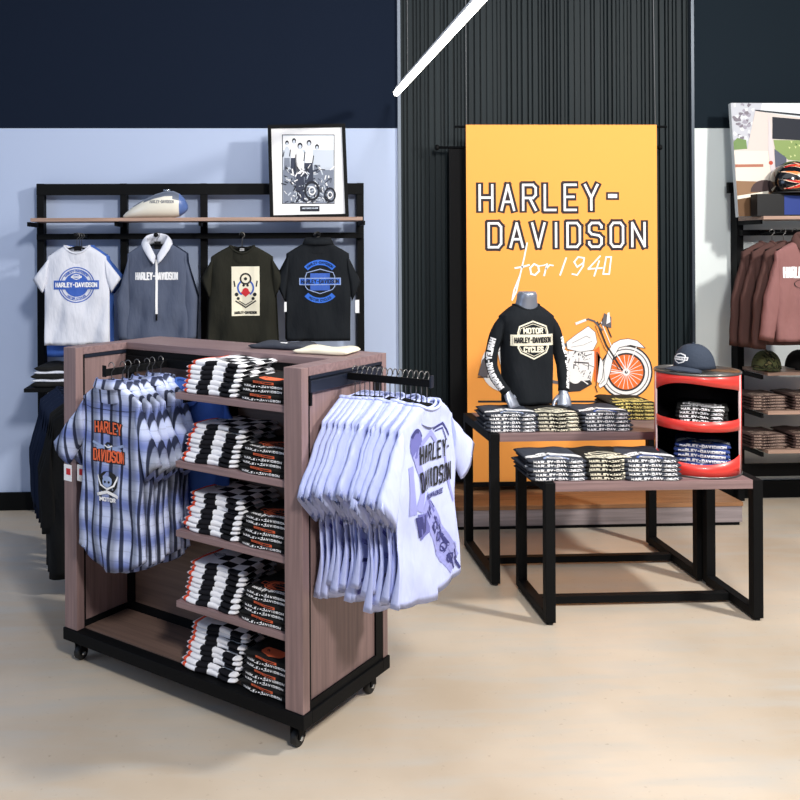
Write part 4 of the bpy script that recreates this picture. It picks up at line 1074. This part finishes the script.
# ------------------------------------------------------------ framed photograph
def plane_local(M):
    Mi = M.inverted()
    def f(px, py):
        o = Mi @ CP; d = Mi.to_3x3() @ ray(px, py); k = -o.y / d.y; v = o + d * k; return (v.x, v.z)
    return f
p = PY(309, 217, 5.70)
M = Matrix.Translation((p.x, 5.70, 1.9055)) @ Matrix.Rotation(-.15, 4, 'X') @ Matrix.Rotation(-.018, 4, 'Y')
f = empty('framed_photograph', p, label='black framed black-and-white photograph leaning on the top shelf', cat='picture'); f.matrix_world = M
L_ = plane_local(M)
a = L_(270, 216); b = L_(346, 124); x0, x1, h = a[0], b[0] - .006, b[1]
mb = MB(); fw = .022
for q in (((x0, -.012, 0), (x1, .012, fw * .8)), ((x0, -.012, h - fw), (x1, .012, h)), ((x0, -.012, fw * .8), (x0 + fw, .012, h - fw)), ((x1 - fw, -.012, fw * .8), (x1, .012, h - fw))): mb.box(q[0], q[1], BLK, .002)
mb.build('frame', f)
PG = [mat('photo grey %s' % w, c, .8) for w, c in (('pale', (196, 204, 216)), ('mid', (122, 130, 146)), ('dark', (52, 58, 76)), ('deep', (26, 30, 42)))]
mb = MB(); mb.box((x0 + fw - .002, .0, fw * .7), (x1 - fw + .002, .008, h - fw + .002), WPR)
def q_(l): return [L_(*v) for v in l]
def R_(px0, py0, px1, py1): return [q_([(px0, py1), (px1, py1), (px1, py0), (px0, py0)])]
flat(mb, R_(282, 134.5, 334.5, 204), KPR, -.0006); flat(mb, R_(282.7, 135.2, 333.8, 203.3), PG[0], -.0012)
flat(mb, R_(283, 170, 333.5, 203), PG[1], -.0016); flat(mb, R_(283, 136, 333.5, 150), WPR, -.0014)
rr = random.Random(2)
for px, py, w, h2, m_ in ((287, 143, 3, 30, 1), (294, 141, 3.5, 34, 2), (300, 146, 4.2, 56, 2), (309, 143, 4, 40, 2), (317, 147, 3.5, 36, 1)):
    flat(mb, disc_px := [[(c_[0], c_[1]) for c_ in q_([(px + w * .62 * math.cos(k * .7), py + w * .8 * math.sin(k * .7)) for k in range(9)])]], PG[3], -.003)
    flat(mb, [q_([(px + w * .4 * math.cos(k * .7), py + 1 + w * .55 * math.sin(k * .7)) for k in range(9)])], PG[0], -.0034)
    flat(mb, [q_([(px - w, py + 8), (px - w * .4, py + 3.5), (px + w * .4, py + 3.5), (px + w, py + 8), (px + w * .9, py + h2 * .5), (px - w * .9, py + h2 * .5)])], WPR if m_ == 2 else PG[0], -.0026)
    flat(mb, [q_([(px - w * .9, py + h2 * .5), (px + w * .9, py + h2 * .5), (px + w * 1.1, py + h2), (px - w * 1.1, py + h2)])], PG[m_], -.0026)
    flat(mb, [pl(q_([(px - w, py + 9), (px - w * 1.3, py + h2 * .45)]), .006)[0]], PG[3], -.003)
for k in range(170):
    t_ = rr.random(); px = rr.uniform(285, 331); py = 203 - 36 * rr.random() ** 1.3; l = rr.uniform(1.5, 5); an = rr.uniform(0, 3.1)
    flat(mb, pl(q_([(px, py), (px + l * math.cos(an), py - l * math.sin(an))]), rr.uniform(.003, .009)), rr.choice((PG[3], PG[2], WPR, PG[0], PG[3])), -.004 - .000012 * k)
for cx_, cy_, r_ in ((312, 191, 8), (330, 195, 6)):
    flat(mb, ringp(*L_(cx_, cy_), r_ * .0063 * .75, r_ * .0063, 20, ky=1.3), PG[3], -.0068); flat(mb, ringp(*L_(cx_, cy_), r_ * .0063 * .3, r_ * .0063 * .45, 16, ky=1.3), WPR, -.0066)
flat(mb, R_(300, 206, 319.5, 211.5), PG[3], -.0012)
a = L_(302, 209.2); b = L_(318, 207.4); flat(mb, txt('MOTORCYCLES', a[0], a[1], b[0] - a[0], b[1] - a[1], .003), PG[0], -.002)
mb.build('mounted_print', f, recalc=False, label='white mount with a printed group photograph')

# ------------------------------------------------------------ fuel tank on the shelf
p = PY(156, 217, 5.72)
tt = empty('motorcycle_fuel_tank', (p.x, 5.72, 1.9055), label='cream teardrop motorcycle fuel tank standing on the long top shelf', cat='fuel tank')
TK = mat('cream tank enamel', (232, 228, 214), .25, coat=.5); TKG = mat('grey tank enamel', (108, 116, 132), .3, coat=.4); TKB = mat('blue grey tank enamel', (86, 112, 170), .35)
mb = MB(); prof = [(-.205, .004, .018, .01), (-.19, .002, .035, .025), (-.14, .0, .075, .055), (-.07, 0, .12, .08), (0, 0, .152, .09), (.06, 0, .17, .09), (.11, .002, .172, .085), (.15, .01, .155, .075), (.18, .03, .125, .055), (.198, .05, .09, .03), (.202, .06, .08, .01)]
mb.loft([[(x + (.02 if s_ > 0 else 0) * 0, w * math.copysign(abs(c_) ** .8, c_), (z0 + z1) / 2 + (z1 - z0) / 2 * math.copysign(abs(s_) ** .8, s_)) for c_, s_ in [(math.cos(2 * PI * k / 24), math.sin(2 * PI * k / 24)) for k in range(24)]] for x, z0, z1, w in prof], TK)
for fc in mb.bm.faces:
    c = fc.calc_center_median(); i = next((k for k in range(len(prof) - 1) if prof[k + 1][0] >= c.x), 0); zt_ = prof[min(i + 1, len(prof) - 1)][2]
    if c.z > zt_ * .74 and c.x > -.19: fc.material_index = mb.mi(TKG)
    if c.x > .165: fc.material_index = mb.mi(TKB)
bv = mb.bvh(); stamp(mb, txt('HARLEY-DAVIDSON', -.03, .09, .15, .02, .004), GPR, bv, .001)
mb.build('tank_body', tt)
mb = MB(); mb.lathe([(.001, .168), (.022, .168), (.024, .176), (.02, .181), (.001, .182)], CHROME, 20, cx=.07); mb.build('filler_cap', tt)
# ------------------------------------------------------------ large canvas print leaning on the right rack
p = PY(738, 216, 5.72)
M = Matrix.Translation((p.x, 5.72, 1.9005)) @ Matrix.Rotation(-.11, 4, 'X')
f = empty('canvas_print', p, label='large colour canvas print of a pale vintage van, leaning on the right rack shelf', cat='picture'); f.matrix_world = M
L_ = plane_local(M)
h = L_(730, 103)[1]; x0 = -.0; x1 = .66
mb = MB(); mb.box((0, .001, 0), (x1, .03, h), mat('canvas sky print', (216, 222, 224), .8))
def cm(n, c): return mat('canvas print ' + n, c, .8)
def S(l, m, y): flat(mb, [q_2(l)], m, y)
def q_2(l): return [(max(0.001, min(x1, a_[0])), max(.001, min(h, a_[1]))) for a_ in [L_(*v) for v in l]]
rr = random.Random(8)
S([(728, 103), (762, 103), (752, 150), (730, 152)], cm('haze', (184, 186, 194)), -.0008)
for k in range(46):
    px, py = rr.uniform(733, 756), rr.uniform(104, 142); 
    if px > 758 - (py - 103) * .2: continue
    flat(mb, [q_2([(px + rr.uniform(1, 3) * math.cos(j * .9), py + rr.uniform(1, 3) * math.sin(j * .9)) for j in range(7)])], cm(*rr.choice((('twig', (118, 112, 122)), ('branch', (150, 146, 158)), ('leaf haze', (206, 208, 212))))), -.0010 - .00002 * k)
S([(731, 142), (737, 138), (746, 140), (747, 149), (732, 150)], cm('bush', (110, 136, 84)), -.0022)
VN = cm('van white', (204, 194, 188)); VS = cm('van side', (222, 212, 200)); VD = cm('van shade', (30, 34, 44)); TN = cm('tan road', (140, 108, 80)); BRN = cm('brown earth', (98, 70, 44)); MAR = cm('van stripe', (170, 110, 90))
S([(730, 150), (747, 149), (755, 111), (842, 122), (842, 186), (733, 182)], VN, -.003)
S([(730, 151), (768, 151), (771, 180), (733, 182)], VS, -.0034)
S([(755, 111), (755, 109.8), (842, 117), (842, 119)], VD, -.004)
S([(772, 117), (842, 122), (842, 142), (772, 139)], VD, -.0042)
S([(773, 140), (842, 141), (842, 164), (788, 160), (775, 150)], cm('green lawn', (132, 152, 92)), -.0042)
for k in range(40):
    px, py = rr.uniform(775, 830), rr.uniform(141, 156); flat(mb, [q_2([(px, py), (px + 2, py + .6), (px + 1, py + 2.4)])], cm(*rr.choice((('dark leaf', (70, 104, 52)), ('pale leaf', (206, 214, 150))))), -.0048)
S([(774, 149), (786, 158), (786, 168), (775, 168)], cm('slate', (84, 88, 104)), -.0052)
S([(733, 164.5), (763, 164.2), (763, 167), (733, 167.4)], MAR, -.004); flat(mb, disc(*L_(770.5, 163), .014, 12), cm('tail lamp', (186, 74, 54)), -.005)
S([(768, 112), (772, 139), (776, 182), (772, 182), (768, 150)], cm('pillar', (206, 196, 198)), -.0046)
S([(733, 181), (842, 184), (842, 220), (736, 216)], TN, -.005); S([(736, 198), (842, 190), (842, 222), (738, 217)], BRN, -.0054)
flat(mb, [q_2([(764 + 14 * math.cos(k * .35), 192 + 12 * math.sin(-k * .35)) for k in range(10)])], cm('wheel arch', (72, 56, 56)), -.0058)
S([(736, 196), (768, 191), (768, 194), (736, 199.5)], cm('bumper', (230, 222, 206)), -.0062)
mb.build('canvas', f, recalc=False)
# ------------------------------------------------------------ helmet on a box
p = PY(757, 214, 5.62); zb = PY(790, 194, 5.64).z
bx = empty('display_box', (p.x + .2, 5.66, 1.9005), label='black box with a blue front panel under the flame helmet on the right rack', cat='box')
hb = zb - 1.9005
MB().box((-.2, -.045, 0), (.22, .035, hb), mat('matt black board', (14, 14, 16), .6), .003).build('box_body', bx)
MB().box((-.025, -.0465, .008), (.2, -.0455, hb - .012), mat('royal blue panel', (34, 56, 128), .5)).build('front_panel', bx, label='blue front panel')
c = PY(795, 178, 5.65); 
ht = empty('motorcycle_helmet', (c.x, 5.66, zb + .001), 0, label='black motorcycle helmet with red and orange flames on a box', cat='helmet')
HB = mat('gloss black helmet', (12, 12, 14), .15, coat=.8)
mb = MB(); rings = []
for j in range(15):
    a = -.55 + (PI / 2 + .53) * j / 14; rings.append([(.148 * math.cos(a) * math.cos(2 * PI * k / 40), .125 * math.cos(a) * math.sin(2 * PI * k / 40), .078 + .135 * math.sin(a)) for k in range(40)])
mb.loft(rings, HB); bv = mb.bvh()
FR = mat('flame red paint', (206, 36, 32), .3, coat=.4); FO = mat('flame orange paint', (244, 130, 60), .3, coat=.4); FY = mat('flame pale paint', (240, 208, 180), .3, coat=.4)
def flame(z, x0, ln, w, m, off, amp=.014, ph=0):
    n = 12; o = []
    for i in range(n):
        u0, u1 = i / n, (i + 1) / n
        def P(u, e): return (x0 + ln * u, z + amp * math.sin(u * 6 + ph) + e * w * (u ** .7))
        o.append([P(u0, -1), P(u1, -1), P(u1, 1), P(u0, 1)])
    stamp(mb, o, m, bv, off, s=.02)
for z, x0, ln, w, ph in ((.165, -.11, .2, .016, 0), (.125, -.125, .24, .018, 1.5), (.085, -.12, .24, .017, 3), (.045, -.125, .22, .013, 4.2), (.19, -.05, .14, .010, 2)):
    flame(z, x0, ln, w + .004, FY, .0008, ph=ph); flame(z, x0 + .012, ln - .012, w + .001, FR if ph != 1.5 else FO, .0016, ph=ph); flame(z, x0 + .05, ln - .06, w * .4, FO, .0024, ph=ph)
mb.build('helmet_shell', ht)
mb = MB(); rr_ = [(.127 * math.cos(2 * PI * k / 40), .107 * math.sin(2 * PI * k / 40), .008) for k in range(41)]; mb.tube(rr_, .006, RUB, 8); mb.build('rubber_rim', ht)
# ------------------------------------------------------------ goods on the right rack shelves
q = PY(768, 365, 5.70); cap((q.x, 5.72, .9055), -.5, MATS['camouflage cloth'], 'camouflage baseball cap on the upper small shelf of the right rack', False)
q = PY(800, 365, 5.70); cap((q.x + .03, 5.74, .9055), .2, KCL, 'black baseball cap at the right edge, beside the camouflage cap', False)
pH = print_tee(mat('deep brown cloth', (58, 38, 34), .9, bump=.3, bscale=14), mat('faded brown print', (150, 128, 116), .8), CRM, 23, .24, False, .018)
for z, nm in ((.657, 'the middle small shelf'), (.409, 'the lowest small shelf')):
    for px, w_ in ((770, 'left pile'), (812, 'right pile')):
        q = PY(px, 400, 5.63); M = Matrix.Translation((q.x, 5.63, z + .0005))
        stack(pH, 5, M, .0185, 'dark brown t-shirts on %s, %s' % (nm, w_), lambda k, n_: 'brown folded t-shirt in the %s on %s, %s' % (w_, nm.replace('small shelf', 'right-rack shelf'), 'topmost' if k == 0 else ORD[k] + ' from top'), R=random.Random(int(px)), rj=.05)
drop_proto(pH)
# ------------------------------------------------------------ low left: shelf goods and a low rail of dark clothes
MB().box((-1.37 - RL.location.x, 5.40 - 5.96, .862), (-.83 - RL.location.x, -.06, .885), BLK, .002).build('shelf', RL, label='black lower shelf')
R = random.Random(4)
for i, (m, t_, nm) in enumerate(((KCL, .03, 'black folded trousers, lowest of the pile on the low left shelf'), (WCL, .014, 'white folded cloth between black trousers on the low left shelf'), (KCL, .03, 'black folded trousers, upper in the pile on the low left shelf'), (WCL, .014, 'white folded cloth near the top of the low left pile'), (KCL, .026, 'black folded trousers, topmost of the low left pile'))):
    z = .8855 + [0, .031, .046, .077, .092][i]
    o = folded(m, .36, .28, t_, 30 + i).build('folded_trousers', label=nm, cat='trousers', group='folded clothes on the low left shelf'); hang(o, (-1.155 + R.uniform(-.01, .01), 5.425 + .012 * i, z), R.uniform(-.04, .04))
gr = empty('low_garment_rail', (-1.05, 4.8, 0), label='low black garment rail with dark clothes, behind the left end of the island', cat='rack')
ra, rb = Vector((-.02, .42, .985)), Vector((.25, -.42, .985))
mb = MB(); mb.tube([ra, rb], .011, BLK, 10); mb.build('rail', gr)
for e in (ra, rb):
    e2 = e.lerp((ra + rb) / 2, .2); mb = MB(); mb.tube([(e2.x, e2.y, .012), (e2.x, e2.y, .985)], .012, BLK, 10); mb.build('post', gr)
    mb = MB(); mb.box((e2.x - .05, e2.y - .02, 0), (e2.x + .05, e2.y + .02, .012), BLK, .002); mb.build('foot_plate', gr)
JK = [((.235, -.34), (.16, -.37)), ((.225, -.62), (.15, -.62))]
g1 = garment(KCL, sh=.17, cw=.19, hw=.18, L=.84, slv=JK, seed=91, A=.014, d=.02, sd=.02, flare=.01)
g2 = garment(DCL, sh=.17, cw=.19, hw=.21, L=.68, slv=JK, seed=92, A=.014, d=.02, sd=.02)
o1 = g1.build('jacket', cat='jacket', group='dark clothes on the low rail'); o2 = g2.build('jacket', cat='jacket', group='dark clothes on the low rail')
for i in range(8):
    kk = 0 if i < 3 else 1
    o = {0: o1, 3: o2}[i] if i in (0, 3) else copy_tree([o1, o2][kk])
    u = .1 + .8 * i / 7; pnt = rb.lerp(ra, u) + Vector((-1.05, 4.8, -.055)); hang(o, pnt, -.1 + R.uniform(-.08, .08))
    w_ = ['nearest', 'second from the front', 'third from the front', 'fourth from the front', 'fifth from the front', 'sixth from the front', 'seventh from the front', 'rearmost'][i]
    o['label'] = '%s jacket on the low rail behind the island, %s' % (['black', 'dark navy'][kk], w_)
    hanger(pnt, o.rotation_euler.z, hw=.14, drop=.05, rise=.066, label='hanger on the low garment rail, ' + w_, cat='hanger', group='hangers on the low rail')

# ------------------------------------------------------------ light
def area(name, loc_, tgt, size, power, col=(1, 1, 1), sy=None, spread=180):
    l = bpy.data.lights.new(name, 'AREA'); l.energy = power; l.color = col; l.size = size
    if sy: l.shape = 'RECTANGLE'; l.size_y = sy
    l.spread = math.radians(spread)
    o = bpy.data.objects.new(name, l); COL.objects.link(o); o.location = loc_
    o.rotation_euler = (Vector(tgt) - Vector(loc_)).to_track_quat('-Z', 'Y').to_euler(); return o
area('key_light', (4.1, 2.3, 3.9), (.3, 4.0, .5), .35, 230, (1, .96, .9))
area('key_light', (1.2, -.4, 3.9), (1.5, 5.4, 1.2), .6, 215, (1, .97, .93))
area('overhead_fill_light', (.6, 2.6, 4.3), (.6, 2.6, 0), 4.5, 58, (.95, .97, 1), 3.5)  # broad soft fill added overhead to lift the whole room
area('blue_fill_light', (-3.9, 2.6, 2.0), (.0, 4.2, 1.2), 2.4, 34, (.55, .72, 1), 2.2)  # bluish fill added on the left to tint that side; source unseen
w = bpy.data.worlds.new('world'); SC.world = w; w.use_nodes = True
w.node_tree.nodes['Background'].inputs[0].default_value = (.62, .74, 1, 1); w.node_tree.nodes['Background'].inputs[1].default_value = .2
SC.view_settings.view_transform = 'Standard'; SC.view_settings.look = 'None'; SC.view_settings.gamma = 1; SC.view_settings.exposure = -0.05; SC.view_settings.use_curve_mapping = False
SC.cycles.max_bounces = 6; SC.cycles.use_denoising = True
